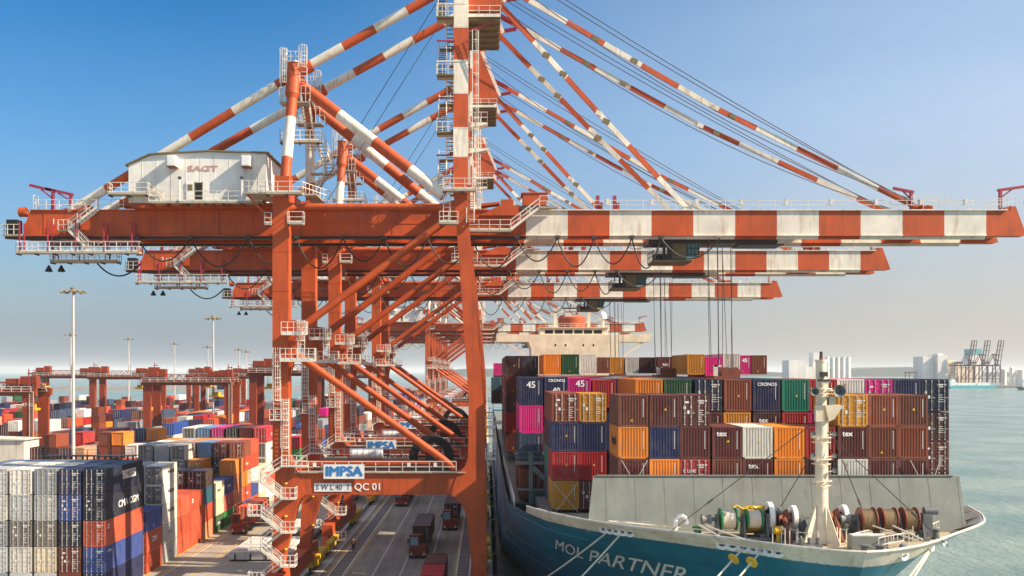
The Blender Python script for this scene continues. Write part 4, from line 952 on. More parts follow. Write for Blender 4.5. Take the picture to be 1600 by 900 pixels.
def windlass(x, y):
    b = MB(); b.lathe([(1.0, -.2), (1.12, -.18), (1.12, .18), (1.0, .2), (.55, .2), (.55, -.2)], 'signwhite', (x, y, 14.4), 'x', 28); b.build('chain_wheel', ship, SO, True)
    b = MB(); b.lathe([(.8, -.18), (.92, -.16), (.92, .16), (.8, .18), (.4, .18), (.4, -.18)], 'signwhite', (x + 1.9, y + .2, 14.3), 'x', 28); b.build('chain_wheel', ship, SO, True)
    b = MB(); b.box(x - .9, x + 2.8, y - .9, y + 1.0, 12.73, 13.2, 'winch'); b.lathe([(.5, -.45), (.8, -.4), (.45, 0), (.8, .4), (.5, .45)], 'rust', (x + .95, y, 14.2), 'x', 18); b.tube((x - .6, y, 14.3), (x + 2.6, y, 14.3), .2, 'winch', 12); b.box(x + 2.3, x + 3.1, y - .7, y + .3, 12.73, 14.3, 'winch'); b.box(x - .5, x - .2, y - .6, y + .6, 13.2, 14.5, 'winch'); b.tube((x + 2.5, y - .8, 13.9), (x + 4.2, y - .8, 13.9), .38, 'winch', 14); b.build('windlass', ship, SO, True)
    b = MB()
    for i in range(14):
        u = i / 13; p = Vector((x + .95, y - .75 - u * 1.4, 14.3 - u * 1.45)); b.tube(p - Vector((.16, 0, 0)), p + Vector((.16, 0, 0)), .13, 'rust', 8); b.beam(p - Vector((0, .12, -.1)), p + Vector((0, .12, -.12)), .1, .22, 'rust')
    b.build('anchor_chain', ship, SO)
    b = MB(); b.lathe([(.12, -.3), (.3, -.25), (.3, .25), (.12, .3)], 'yellow', (x + .2, y - 1.6, 13.6), 'x', 12); b.beam((x + .2, y - 1.6, 13.3), (x + .2, y - 1.6, 12.75), .2, .2, 'yellow'); b.build('brake_wheel', ship, SO, True)
windlass(21.6, 75.8); windlass(25.6, 76.2)
# deck fittings
b = MB(); b.path([(14.5, 76, 12.7), (14.5, 76, 14.1), (14.65, 76, 14.35), (14.95, 76, 14.45), (15.25, 76, 14.3), (15.35, 76, 14.0), (15.35, 76, 13.75)], .17, 'signwhite', 12); b.build('vent_pipe', ship, SO, True)
for x, y in ((16.3, 76.6), (33.0, 75.2), (34.2, 75.6), (26.2, 68.6), (27.2, 68.5), (22.2, 68.2)):
    b = MB(); b.lathe([(.34, 12.73), (.3, 12.8), (.3, 13.35), (.4, 13.4), (.4, 13.5), (.1, 13.55)], 'winch' if x > 20 else 'greenpaint', (x, y, 0), 'z', 14); b.build('bitt', ship, SO, True)
for pts in ([(32.4, 75.4, 12.73), (34.0, 75.8, 12.73), (35.4, 77.6, 12.73)], [(9.5, 77.6, 12.73), (13.0, 77.2, 12.73)], [(27.6, 69.8, 12.73), (30.2, 71.8, 12.73)], [(22.6, 72.2, 12.73), (24.0, 71.6, 12.73)], [(26.5, 71.6, 12.73), (28.2, 73.2, 12.73)]):
    b = MB(); b.rail(pts, 'rail', 1.05, .8, .05); b.build('deck_railing', ship, SO)
b = MB(); b.box(26.0, 28.6, 70.6, 71.5, 12.73, 13.75, 'deckgrey'); b.box(26.1, 28.5, 70.7, 71.4, 13.75, 13.82, 'rail'); b.build('deck_locker', ship, SO)
b = MB(); b.box(22.3, 24.0, 70.8, 71.3, 12.73, 13.2, 'winch')
for i in range(3): b.tube((22.5 + i * .6, 70.9, 13.2), (22.5 + i * .6, 70.9, 13.6), .16, 'winch', 10)
b.build('valve_block', ship, SO)
b = MB(); b.lathe([(.3, -.3), (.34, -.25), (.34, .25), (.3, .3)], 'deckgrey', (29.2, 69.2, 13.15), 'x', 14); b.beam((29.2, 69.2, 12.73), (29.2, 69.2, 13.0), .4, .3, 'deckgrey'); b.build('roller', ship, SO, True)
b = MB(); rr = random.Random(11)
for i in range(26):
    x = 21 + rr.random() * 11; y = 72.2 + rr.random() * 2.2; b.beam((x, y, 12.74), (x, y, 13.4 + rr.random() * .6), .06, .06, 'rail')
b.build('deck_stanchion', ship, SO)
b = MB()
for x0, y0, x1, y1 in ((32.5, 75.8, 35.6, 76.6), (29.5, 71.6, 31.5, 72.0), (24.6, 70.2, 25.4, 70.6)): b.box(x0, x1, y0, y1, 12.725, 12.735, 'lineyellow')
b.build('deck_marking', ship, SO)
for x0, x1, y0, y1 in ((16.5, 19, 74.4, 70.6), (16.0, 17.4, 74.6, 71), (29, 31.0, 74.5, 71.6), (30.5, 31.6, 74.5, 71.9), (9.5, 18, 76.8, 75.4)):
    b = MB(); b.path([(x0, y0, 13.9), (x1, y1, 13.3)], .06, 'rope_line', 6); b.build('deck_line', ship, SO)
# panama chocks in the bulwark, and the mooring lines through them
def chock(u, side=-1):
    p = hullpt(u, 13.35, side); q = hullpt(u + .012, 13.35, side); a = (q - p).normalized(); nrm = Vector((a.y, -a.x, 0)) * (1 if side < 0 else -1)
    b = MB(); pts = []
    for i in range(15):
        t_ = 2 * math.pi * i / 14; pts.append(p + a * (.38 * math.cos(t_)) + Vector((0, 0, .24 * math.sin(t_))) - nrm * .0)
    b.path(pts, .13, 'signwhite', 8); b.add([pp for pp in pts[:14]], [tuple(range(14))], 'black'); b.build('fairlead', ship, SO, True); return p
for u in (.385, .40, .415, .43, .445): chock(u)
for u in (.10, .115, .13, .145, .165, .185, .205): chock(u)
for u in (.06, .17, .25): chock(u, 1)
def line(u, z0, to, disc, side=-1, label='', r=.07):
    p = hullpt(u, z0, side); to = Vector(to)
    t = empty('mooring_line', to, label, 'rope', 'mooring lines from the bow')
    b = MB(); pts = [p.lerp(to, i / 12) - Vector((0, 0, .45 * 4 * (i / 12) * (1 - i / 12))) for i in range(13)]
    b.path(pts, r, 'rope_line', 7); b.build('rope', t, to)
    if disc:
        a = (pts[2] - pts[1]).normalized(); c = pts[0] + (pts[1] - pts[0]) * disc; b = MB(); b.tube(c - a * .05, c + a * .05, .42, 'yellow', 20); b.build('rat_guard', t, to)
line(.43, 13.3, (.3, 102, .9), 0, label='left one of the two pale mooring lines crossing the painted ship name')
line(.40, 13.3, (.3, 84, .9), 0, label='right one of the two pale mooring lines crossing the painted ship name')
line(.165, 13.3, (.4, 57, .9), .55, label='left white mooring line with yellow rat guard hanging below the bow chocks')
line(.13, 13.3, (.4, 53, .9), .55, label='right white mooring line with yellow rat guard hanging below the bow chocks')
line(.17, 13.3, (.5, 34, .9), 0, 1, 'upper of two mooring lines leading from the far side of the bow under its stem')
line(.185, 13.3, (.5, 30, .9), 0, 1, 'lower of two mooring lines leading from the far side of the bow under its stem')
# name on the bow, laid on the hull plating
def on_hull(txt, size, zmid, u_start, bold):
    vs, fs = text_mesh(txt, size, .0, bold, 'LEFT')
    arc = []; u = u_start; s_ = 0; prev = hullpt(u, zmid, -1)
    while u > .01:
        arc.append((s_, u)); u -= .004; q = hullpt(u, zmid, -1); s_ += (q - prev).length; prev = q
    out = []
    for x, y, z in vs:
        uu = lerp_t(arc, x * 1.12); p = hullpt(uu, zmid + z, -1); e = .01
        tu = hullpt(uu + e, zmid + z, -1) - hullpt(uu - e, zmid + z, -1); tz = hullpt(uu, zmid + z + .1, -1) - hullpt(uu, zmid + z - .1, -1)
        nn = tu.cross(tz).normalized()
        if nn.x > 0: nn = -nn
        out.append(p + nn * (.05 + abs(y) * 2))
    b = MB(); b.add(out, fs, 'whiteink'); return b.build('ship_name', ship, SO)
on_hull('MOL PARTNER', 2.3, 9.7, .585, .02)
# lashing bridge and gear beside the first bays
b = MB()
for x in (4.6, 9.8): b.box(x - .2, x + .2, 102.2, 103.0, 11.76, 17.0, 'deckgrey')
b.box(3.0, 10.5, 101.9, 103.4, 15.9, 16.1, 'deckgrey'); b.beam((4.8, 102.2, 15.6), (8.3, 102.2, 12.2), .5, .5, 'deckgrey'); b.box(3.0, 10.5, 102, 103, 13.2, 13.35, 'deckgrey'); b.build('lashing_bridge', ship, SO)
b = MB(); b.rail([(3.0, 101.9, 16.1), (8.4, 101.9, 16.1)], 'deckgrey', 1.1, 1.2); b.rail([(2.6, 92, 12.8), (2.4, 140, 12.5)], 'rail', 1.1, 2); b.build('side_railing', ship, SO)
for x0, z0, x1, z1, y in ((11.0, 18.25, 12.6, 15.5, 80.7), (13.1, 18.25, 11.6, 15.5, 80.7), (34.5, 18.25, 35.9, 15.5, 80.7), (36.9, 18.25, 36.0, 15.5, 80.7), (6.0, 15.5, 8.2, 12.9, 88.9), (8.2, 15.5, 6.2, 12.9, 88.9)):
    b = MB(); b.beam((x0, y, z0), (x1, y, z1), .06, .06, 'rod'); b.build('lashing_rod', ship, SO)
# bridge house and funnel
D3 = 254.0
def q(px): return PX(px, D3)
def qz(py): return PZ(py, D3)
b = MB(); b.prism([(q(830), 12), (q(965), 12), (q(967), qz(545)), (q(969), qz(534)), (q(1016), qz(534)), (q(1019), qz(521.5)), (q(958), qz(523)), (q(840), qz(523)), (q(776), qz(521.5)), (q(776), qz(534)), (q(826), qz(534)), (q(830), qz(545))], D3, D3 + 12, 'cream')
b.beam((q(790), D3 + .5, qz(535)), (q(832), D3 + .5, qz(562)), .5, .5, 'cream'); b.beam((q(1004), D3 + .5, qz(535)), (q(962), D3 + .5, qz(566)), .5, .5, 'cream')
for px in (868, 884, 911.5, 927.5): b.box(q(px) - .18, q(px) + .18, D3 - .04, D3, qz(541), qz(537.5), 'glass')
br = b.build('bridge_house', ship, SO)
b = MB(); b.box(q(844), q(951), D3 + 1, D3 + 10, qz(523), qz(512), 'cream'); b.box(q(842), q(953), D3 + .6, D3 + 10.4, qz(512), qz(511), 'cream'); wh = b.build('wheelhouse', ship, SO)
for i in range(6):
    x0 = 852 + i * 15.3; b = MB(); b.box(q(x0), q(x0 + 12.8), D3 + .95, D3 + 1.0, qz(521), qz(515.5), 'glass'); b.build('window', wh, SO)
b = MB(); b.rail([(q(844), D3 + 1, qz(511)), (q(951), D3 + 1, qz(511))], 'cream', 1.0, 1.6, .1); b.build('roof_railing', wh, SO)
b = MB()
for px in (869, 922): b.box(q(px) - .4, q(px) + .4, D3 + 3, D3 + 3.8, qz(511), qz(481), 'cream')
b.box(q(866), q(926), D3 + 3, D3 + 3.8, qz(487), qz(485.5), 'cream'); b.box(q(884), q(902), D3 + 3, D3 + 4, qz(493), qz(480), 'pole'); b.tube((q(893), D3 + 3.5, qz(480)), (q(893), D3 + 3.5, qz(473)), .15, 'dark'); b.box(q(910), q(934), D3 + 3.2, D3 + 3.5, qz(478), qz(477.2), 'dark'); b.box(q(880), q(904), D3 + 3, D3 + 4.2, qz(481.5), qz(479.5), 'dark')
b.build('radar_mast', ship, SO)
b = MB(); b.lathe([(1.1, 0), (1.15, .6), (.8, 1.5), (.2, 1.9)], 'signwhite', (q(944.5), D3 + 4, qz(497)), 'z', 14); b.tube((q(944.5), D3 + 4, qz(511)), (q(944.5), D3 + 4, qz(497)), .4, 'cream'); b.build('radome', ship, SO, True)
b = MB(); D4 = D3 + 22; r = PX(915, D4) - PX(893.5, D4); b.lathe([(r, 30), (r, PZ(497, D4)), (r * .9, PZ(495, D4)), (r * .85, PZ(493, D4))], 'orange', (PX(893.5, D4), D4, 0), 'z', 22); b.build('funnel', ship, SO, True)
b = MB(); b.tube((PX(886, D4), D4, PZ(494, D4)), (PX(886, D4), D4, PZ(484, D4)), .9, 'dark'); b.tube((PX(899, D4), D4, PZ(494, D4)), (PX(899, D4), D4, PZ(486, D4)), .8, 'dark'); b.build('exhaust_pipe', ship, SO, True)
# ------------------------------------------------------------------ containers
CC = {k: lin(*v) for k, v in {
    'maroon': (98, 38, 34), 'dark maroon': (66, 24, 30), 'brown': (112, 54, 34), 'rust brown': (140, 66, 40), 'dark brown': (58, 34, 28),
    'orange': (235, 138, 36), 'orange red': (206, 82, 48), 'peach': (222, 140, 98), 'red': (168, 34, 38), 'bright red': (200, 28, 42),
    'navy blue': (24, 40, 84), 'dark navy': (10, 30, 56), 'blue': (38, 74, 150), 'light blue': (92, 138, 180), 'slate blue': (58, 76, 100),
    'magenta': (214, 14, 128), 'teal green': (14, 134, 108), 'teal': (20, 92, 112), 'dark green': (16, 84, 44), 'bright green': (22, 168, 62), 'mint green': (120, 200, 170),
    'white': (232, 228, 216), 'cream': (222, 208, 178), 'grey': (140, 146, 150), 'pale grey': (190, 192, 190), 'smoky grey': (120, 116, 110), 'black': (22, 24, 28),
    'ochre yellow': (206, 140, 34), 'tan': (196, 150, 120), 'pink red': (200, 84, 78)}.items()}
W2 = 1.219
def corr(b, p0, p1, z0, z1, out, n, depth, mat):
    """corrugated sheet from p0 to p1 (plan), pushed inwards from the line by depth in every second wave"""
    p0 = Vector((*p0, 0)); p1 = Vector((*p1, 0)); o = Vector((*out, 0)); L = p1 - p0; cols = []
    for i in range(n):
        for f, dd in ((.0, 0), (.36, 0), (.5, 1), (.86, 1)):
            cols.append(p0 + L * ((i + f) / n) - o * depth * dd)
    cols.append(p1)
    vs = [(c.x, c.y, z0) for c in cols] + [(c.x, c.y, z1) for c in cols]; k = len(cols)
    b.add(vs, [(i, i + 1, k + i + 1, k + i) for i in range(k - 1)], mat)
def body_mesh(L, Hc, door, far=False):
    b = MB(); m = 'container'
    for x in (-W2, W2 - .16):
        for y in (0, L - .14): b.box(x, x + .16, y, y + .14, 0, Hc, m)
    for x in (-W2 + .0, W2 - .07):
        b.box(x, x + .07, .141, L - .141, 0, .16, m); b.box(x, x + .07, .141, L - .141, Hc - .10, Hc, m)
    for y in (.0, L - .12):
        b.box(-W2 + .161, W2 - .161, y, y + .12, 0, .15, m); b.box(-W2 + .161, W2 - .161, y, y + .12, Hc - .13, Hc, m)
    ns = max(6, int(L / .30))
    for s in (-1, 1): corr(b, (s * (W2 - .012), .14), (s * (W2 - .012), L - .14), .16, Hc - .1, (s, 0), ns, .05, m)
    corr(b, (-W2 + .16, L - .01), (W2 - .16, L - .01), .15, Hc - .13, (0, 1), 9, .05, m)
    if not door: corr(b, (-W2 + .16, .012), (W2 - .16, .012), .15, Hc - .13, (0, -1), 9, .055, m)
    else: b.box(-W2 + .16, W2 - .16, .09, .11, .15, Hc - .13, m)
    # roof with shallow ribs, and floor
    n = max(5, int(L / .6)); vs = []
    for i in range(n + 1):
        for f in (0, .3): vs += [(-W2 + .07, min(L - .12, .12 + (L - .24) * (i + f) / n), Hc - .045 + (.02 if f else 0)), (W2 - .07, min(L - .12, .12 + (L - .24) * (i + f) / n), Hc - .045 + (.02 if f else 0))]
    k = len(vs) // 2; b.add(vs, [(2 * i, 2 * i + 1, 2 * i + 3, 2 * i + 2) for i in range(k - 1)], m)
    b.box(-W2 + .07, W2 - .07, .12, L - .12, .06, .14, m)
    for x in (-W2 - .004, W2 - .166):
        for y in (-.004, L - .166):
            for z in (-.003, Hc - .115): b.box(x, x + .17, y, y + .17, z, z + .118, 'dark' if z < 1 else m)
    return b
def door_mesh(Hc, side, reefer=False):
    b = MB(); x0, x1 = (-W2 + .165, -.012) if side < 0 else (.012, W2 - .165)
    b.box(x0, x1, .035, .085, .155, Hc - .135, 'container')
    for i in range(5):
        z = .3 + i * (Hc - .6) / 4.6; b.box(x0 + .06, x1 - .06, .018, .0345, z, z + .30, 'container')
    for i in range(4):
        z = .4 + i * (Hc - .9) / 3.2; xx = x0 if side < 0 else x1 - .1; b.box(xx, xx + .1, .005, .03, z, z + .09, 'dark')
    return b
def rod_mesh(Hc, x):
    b = MB(); b.tube((x, -.012, .1), (x, -.012, Hc - .08), .024, 'rod', 6)
    for z in (.12, Hc * .3, Hc * .62, Hc - .2): b.box(x - .06, x + .06, -.03, .02, z, z + .08, 'rod')
    b.box(x - .04, x + .30, -.028, -.008, Hc * .42, Hc * .42 + .05, 'rod'); return b
def marks_mesh(kind, Hc, v=0):
    rr = random.Random(kind + str(v)); b = MB()
    def dashes(x, z, n, wd, hh, mat='whiteink', vert=False, y=-.02):
        for i in range(n):
            if vert: b.box(x, x + wd, y - .006, y, z - i * hh * 1.35 - hh, z - i * hh * 1.35, mat)
            else: b.box(x + i * wd * 1.35, x + i * wd * 1.35 + wd, y - .006, y, z, z + hh, mat)
    if kind == 'door':
        dashes(.2, Hc - .55, 7, .085, .12, y=.012); dashes(.28, Hc - .72, 4, .085, .1, y=.012)
        for k in range(4 + v): dashes(.22 + .06 * rr.random(), Hc * (.50 - k * .07), rr.randint(4, 8), .06, .05, y=.012)
        if v != 1: b.box(-.95, -.75, .005, .012, Hc * .55, Hc * .55 + .24, 'signwhite'); b.box(-.62, -.45, .005, .012, Hc * .40, Hc * .40 + .28, 'signwhite')
        b.add([(-.46, .01, Hc * .58), (-.24, .01, Hc * .58), (-.35, .01, Hc * .58 + .2)], [(0, 1, 2)], 'yellow')
        if v == 2: b.box(-.8, -.5, .005, .012, Hc * .74, Hc * .74 + .14, 'signwhite')
    else:
        dashes(.78, Hc - .35, 11, .05, .10, vert=True, y=.004)
        if v: b.add([(-.14 + .2 * v - .3, .0, .42 + .9 * (v == 2)), (.10 + .2 * v - .3, .0, .42 + .9 * (v == 2)), (-.02 + .2 * v - .3, .0, .64 + .9 * (v == 2))], [(0, 1, 2)], 'yellow')
    return b
_cm = {}
def cmesh(key, fn):
    if key not in _cm:
        o = fn().build(key[0]); _cm[key] = o.data; bpy.data.objects.remove(o)
    return _cm[key]
CG = {'ship': 'containers stacked on the ship', 'yard': 'containers stacked in the yard', 'truck': 'containers riding on trucks'}
NCON = [0]; AN = {'8': 1}
def container(x, y, z, L, Hc, color, label, group, door=False, parts=True, text=None, stext=None, marks=True, rods=True, shade_doorcol=None):
    """x centre line, y near end, z underside"""
    o = bpy.data.objects.new('container', cmesh(('body', L, Hc, door), lambda: body_mesh(L, Hc, door))); COL.objects.link(o)
    NCON[0] += 1
    o.location = (x, y, z); o.color = (*CC[color], 1); tag(o, label, 'container', CG[group]); v = random.randint(0, 2)
    def child(name, data, c=None):
        q_ = bpy.data.objects.new(name, data); COL.objects.link(q_); q_.parent = o; q_.color = o.color; return q_
    if parts:
        if door:
            for s in (-1, 1):
                dd = child('door', cmesh(('door_leaf', Hc, s), lambda: door_mesh(Hc, s)))
                if shade_doorcol: dd.color = (*CC[shade_doorcol], 1)
                if rods:
                    for xr in ((-.85, -.32) if s < 0 else (.32, .85)):
                        r_ = bpy.data.objects.new('lock_rod', cmesh(('lock_rod', Hc, xr), lambda: rod_mesh(Hc, xr))); COL.objects.link(r_); r_.parent = dd
            if marks: child('marking', cmesh(('marking', 'd', Hc, v), lambda: marks_mesh('door', Hc, v)))
        elif marks: child('marking', cmesh(('marking', 'b', Hc, v), lambda: marks_mesh('blank', Hc, v)))
        if text:
            for t_ in text:
                s_, size, mt, dx, dz = t_[:5]; vs, fs = text_mesh(s_, size, .004, .03 * size, 'CENTER', t_[5] if len(t_) > 5 else 1)
                b = MB(); b.add([(a + dx, c - .008, d + dz * Hc) for a, c, d in vs], fs, mt); l_ = b.build('lettering'); l_.parent = o
        if stext:
            for t_ in stext:
                s_, size, mt, fy, dz, sd_ = t_
                if s_ == '|PLATE|': vs, fs = [(-size / 2, 0, -.5), (size / 2, 0, -.5), (size / 2, 0, .5), (-size / 2, 0, .5)], [(0, 1, 2, 3)]
                else: vs, fs = text_mesh(s_, size, .004, .025 * size, 'CENTER', 1.25)
                X_ = W2 + (.004 if s_ == '|PLATE|' else .014)
                b = MB(); b.add([((X_ - c if sd_ > 0 else -X_ + c), (L * fy + a if sd_ > 0 else L * fy - a), d + dz * Hc) for a, c, d in vs], fs, mt); l_ = b.build('lettering'); l_.parent = o
    return o
ORD = ['first', 'second', 'third', 'fourth', 'fifth', 'sixth', 'seventh', 'eighth', 'ninth', 'tenth', 'eleventh', 'twelfth', 'thirteenth', 'fourteenth']
STD, HC_ = 2.591, 2.896
tex = lambda x=-.45, z=.78: [('tex', .62, 'whiteink', x, z)]
T_logo = [('T', .5, 'redink', -.5, .8)]
def face(door, text): return ('with doors' if door else ('with lettering' if text else 'with ribbed end'))
SA = 1550 / 19.15
def shipbox(px, s, zt, Hc, L, color, lab, door=False, text=None, stext=None, **k):
    return container((px - 760) / s + W2, 1550 / s, zt - Hc, L, Hc, color, lab, 'ship', door, True, text, stext, **k)
# bay A: nearest bay, twenty foot boxes
colA = [966.2, 1015, 1062.6, 1112.9, 1160.6, 1210.2, 1258.4, 1309.4, 1356.8, 1403]
A = {0: [('brown', 0, None, None), ('orange', 0, None, [('loyds', 1.15, 'ink', .45, .52, -1)]), ('maroon', 0, None, None)],
     1: [('maroon', 0, None, None), ('navy blue', 0, None, None), ('orange', 0, None, None)],
     2: [('maroon', 1, None, None), ('maroon', 0, None, None), ('red', 1, [('K LINE', .36, 'whiteink', -.45, .62)], None)],
     3: [None, ('maroon', 0, tex(), None), ('brown', 0, None, None)],
     4: [None, ('white', 0, None, None), ('maroon', 0, tex(-.35), None)],
     5: [None, ('orange', 0, None, None), ('orange', 0, None, None)],
     6: [None, ('red', 0, None, None), ('dark maroon', 0, None, None)],
     7: [('ochre yellow', 1, None, None), ('maroon', 0, tex(), None), ('white', 0, T_logo, None)],
     8: [('rust brown', 0, None, None), ('brown', 0, None, None), ('maroon', 0, None, None)],
     9: [('brown', 0, None, None), ('rust brown', 0, None, None), ('maroon', 0, None, None)]}
topsA = [23.57, 20.96, 18.33]
for c, st in A.items():
    for t_, e_ in enumerate(st):
        if e_:
            lab = f"{e_[0]} container {face(e_[1], e_[2])}, {ORD[c]} from left, {['third', 'second', 'first'][t_]} tier above ship's breakwater"
            shipbox(colA[c], 19.15, topsA[t_], STD, 6.058, e_[0], lab, bool(e_[1]), e_[2], e_[3])
# bay B: behind it, two twenty foot lengths on the left, forty foot elsewhere
for c, (px, col4) in enumerate(((862.6, [('rust brown', 1), ('navy blue', 0), ('red', 0), ('ochre yellow', 0)]), (905.4, [('ochre yellow', 1), ('navy blue', 0), ('red', 0), ('maroon', 1)]))):
    for t_, (cn, dr) in enumerate(col4):
        for part_ in (0, 1):
            if part_ == 1 and c == 1: continue
            cc_ = cn if part_ == 0 else ['rust brown', 'dark maroon', 'teal green', 'slate blue'][t_]
            lab = f"{cc_} container in {'outer' if c == 0 else 'inner'} left stack {'behind the front one' if part_ else 'beside the bow'}, {['top', 'second', 'third', 'lowest'][t_]} tier"
            shipbox(px, 17.3, 23.5 - t_ * 2.64, STD, 6.058, cc_, lab, bool(dr) and not part_).location.y += part_ * 6.15
colB = [993, 1037.8, 1086, 1130.3, 1176.5, 1222, 1264, 1308, 1352, 1396, 1440]
B0 = [('orange', 0, None), ('dark green', 0, None), ('dark navy', 1, None), ('rust brown', 0, None), ('navy blue', 0, [('CRONOS', .42, 'whiteink', .05, .84)]), ('teal green', 0, None), ('red', 0, None), ('white', 0, T_logo), ('magenta', 1, [('ONE', .55, 'whiteink', -.5, .42)]), ('navy blue', 0, None), ('dark navy', 1, None)]
B1 = [None, None, ('maroon', 0, None), ('ochre yellow', 0, None), ('dark maroon', 0, [('tex', .6, 'whiteink', -.3, .72), ('45', .6, 'whiteink', .2, .45)]), ('red', 0, None), ('magenta', 0, None), None, None, None, ('dark maroon', 1, None)]
for c, e_ in enumerate(B0):
    shipbox(colB[c] if c != 3 else 1131.5, 17.4, 24.78, HC_, 12.192, e_[0], f"{e_[0]} container {face(e_[1], e_[2])}, {ORD[c]} from left on the ship's second row top", bool(e_[1]), e_[2])
for c, e_ in enumerate(B1):
    if e_: shipbox(colB[c] + .4, 17.4, 21.80, STD, 12.192, e_[0], f"{e_[0]} ship container under the {B0[c][0]} one, {ORD[c]} from left in the second row", bool(e_[1]), e_[2])
for t_, (cn) in enumerate(('maroon', 'dark maroon')): shipbox(1440.4, 17.4, 19.16 - t_ * 2.62, STD, 12.192, cn, f"{cn} door end ship container at the far right edge, {['third', 'lowest'][t_]} in its stack", True)
# bay C: the row marked 45 on the left
for c, (px, cn, zt_, tx) in enumerate(((811.7, 'navy blue', 24.86, [('45', .95, 'whiteink', 0, .72)]), (850.9, 'navy blue', 24.86, [('CRONOS', .42, 'whiteink', .05, .88), ('40', .8, 'whiteink', 0, .52)]), (886.9, 'magenta', 24.8, [('45', .95, 'whiteink', .1, .78)]), (926, 'red', 24.6, None))):
    shipbox(px, 14.9, zt_, HC_, 12.192, cn, f"{cn} ship container {['marked 45, left of two navy ones', 'with white letters, between the 45 boxes', 'marked 45, in the row behind', 'right of the magenta 45 box'][c]}", False, tx)
for t_, cn in enumerate(('magenta', 'slate blue', 'rust brown')): shipbox(811.7, 14.9, 21.9 - t_ * 2.93 - (.9 if t_ == 2 else 0), HC_, 12.192, cn, f"{cn} ship container {['directly under the navy 45 box', 'above the lashing platform by the quay', 'below the lashing platform by the quay'][t_]}", False)
# bays D and E, far
def far_ship_box(x, d, zt_, cn, lab, tx=None, L=12.192): container(x + W2, d, zt_ - HC_, L, HC_, cn, lab, 'ship', False, True, tx)
for i, (px, s, zt_, cn, tx) in enumerate(((849.5, 11, 27.9, 'orange', None), (878, 11, 27.9, 'dark green', None), (905, 11, 27.9, 'white', None), (1074, 11, 27.9, 'ochre yellow', None), (1102, 11, 27.5, 'magenta', None), (1129.5, 11, 28.0, 'white', T_logo), (1149, 10.4, 27.9, 'magenta', [('45', .8, 'whiteink', .2, .72)]), (1173, 10.4, 27.9, 'brown', None),
        (932, 8.7, 28, 'brown', None), (953, 8.7, 28, 'ochre yellow', None), (977, 8.7, 28, 'pale grey', None), (1001, 8.7, 28, 'dark maroon', None), (1028, 8.9, 28, 'maroon', [('tex', .8, 'whiteink', .1, .55)]))):
    far_ship_box((px - 760) / s, 1550 / s, zt_, cn, f"{cn} container on {'the' if i < 8 else 'rear of the'} top row before ship's bridge, {ORD[i % 8]} from left", tx)
for c in (0, 1):
    for t_ in range(5):
        if c == 1 and t_ > 1: continue
        cn = ['dark maroon', 'maroon', 'dark maroon', 'red', 'maroon'][t_] if c == 0 else ['dark navy', 'dark maroon'][t_]
        far_ship_box((790.3 - 760) / 10.2 + c * 2.55, 152, 27.85 - t_ * 2.93, cn, f"{cn} container, {'outer' if c == 0 else 'inner'} column of the tall quay side stack, {ORD[t_]} from top")
for k, d in enumerate((165, 178)):
    for t_ in range(5): far_ship_box((790.3 - 760) / 10.2, d, 27.85 - t_ * 2.93, ['dark maroon', 'maroon', 'red', 'dark maroon', 'maroon'][(t_ + k) % 5], f"reddish container, {['first', 'second'][k]} stack behind the tall quay side stack, {ORD[t_]} from top")
for t_, cn in enumerate(('magenta', 'dark maroon', 'orange red')): far_ship_box(1.75, 236, 27.4 - t_ * 2.95, cn, f"{cn} container farthest along the quay side of the ship, {ORD[t_]} tier from top")
for t_, cn in enumerate(('teal', 'dark maroon')): far_ship_box(1.1, 221, 24.1 - t_ * 2.95, cn, f"{cn} container low on the far quay side edge of the ship, {ORD[t_]} tier")

# ------------------------------------------------------------------ yard stacks
cand = []      # (x, y, z, L, H, colour, door, bay name, row, tier from the top, side text)
rr = random.Random(21)
DULL = ['maroon', 'dark maroon', 'brown', 'rust brown', 'navy blue', 'dark navy', 'grey', 'slate blue', 'blue', 'orange red', 'red', 'pale grey', 'dark green', 'tan', 'white', 'maroon', 'brown', 'navy blue']
def stack(x, y, L, Hs, cols, bay, row, door=True, stext=None):
    """cols from top to bottom"""
    n = len(cols); z = 0
    for k in range(n - 1, -1, -1):
        h = Hs if not isinstance(Hs, list) else Hs[k]
        cand.append((x, y, z, L, h, cols[k], door, bay, row, k, (stext or {}).get(k))); z += h + .012
X0 = -43.92
MK = [('MAERSK', .62, 'ink', .58, .6, 1)]
# Y1 refrigerated and blue boxes, nearest
y1 = [['dark navy', 'dark navy', 'orange red', 'blue', 'navy blue'], ['navy blue', 'blue', 'dark navy', 'maroon', 'brown'], ['grey', 'pale grey', 'smoky grey', 'cream', 'pale grey'], ['white', 'pale grey', 'smoky grey', 'white', 'pale grey'], ['pale grey', 'white', 'grey', 'pale grey', 'grey'], ['pale grey', 'pale grey', 'pale grey', 'pale grey', 'pale grey']]
for c, cols in enumerate(y1):
    stack(X0 - c * 2.75, 111.1, 12.192, HC_, cols, 'nearest yard bay', c, True, {0: [('|PLATE|', 4.4, 'signwhite', .62, .58, 1), ('CMA', 1.0, 'redink', .545, .58, 1), ('CGM', 1.0, 'ink', .70, .58, 1)], 1: [('CMA CGM', 1.15, 'whiteink', .60, .45, 1)], 2: [('ZI', .7, 'whiteink', .08, .75, 1)], 3: [('CMA', .45, 'whiteink', .1, .8, 1)]} if c == 0 else ({0: None}))
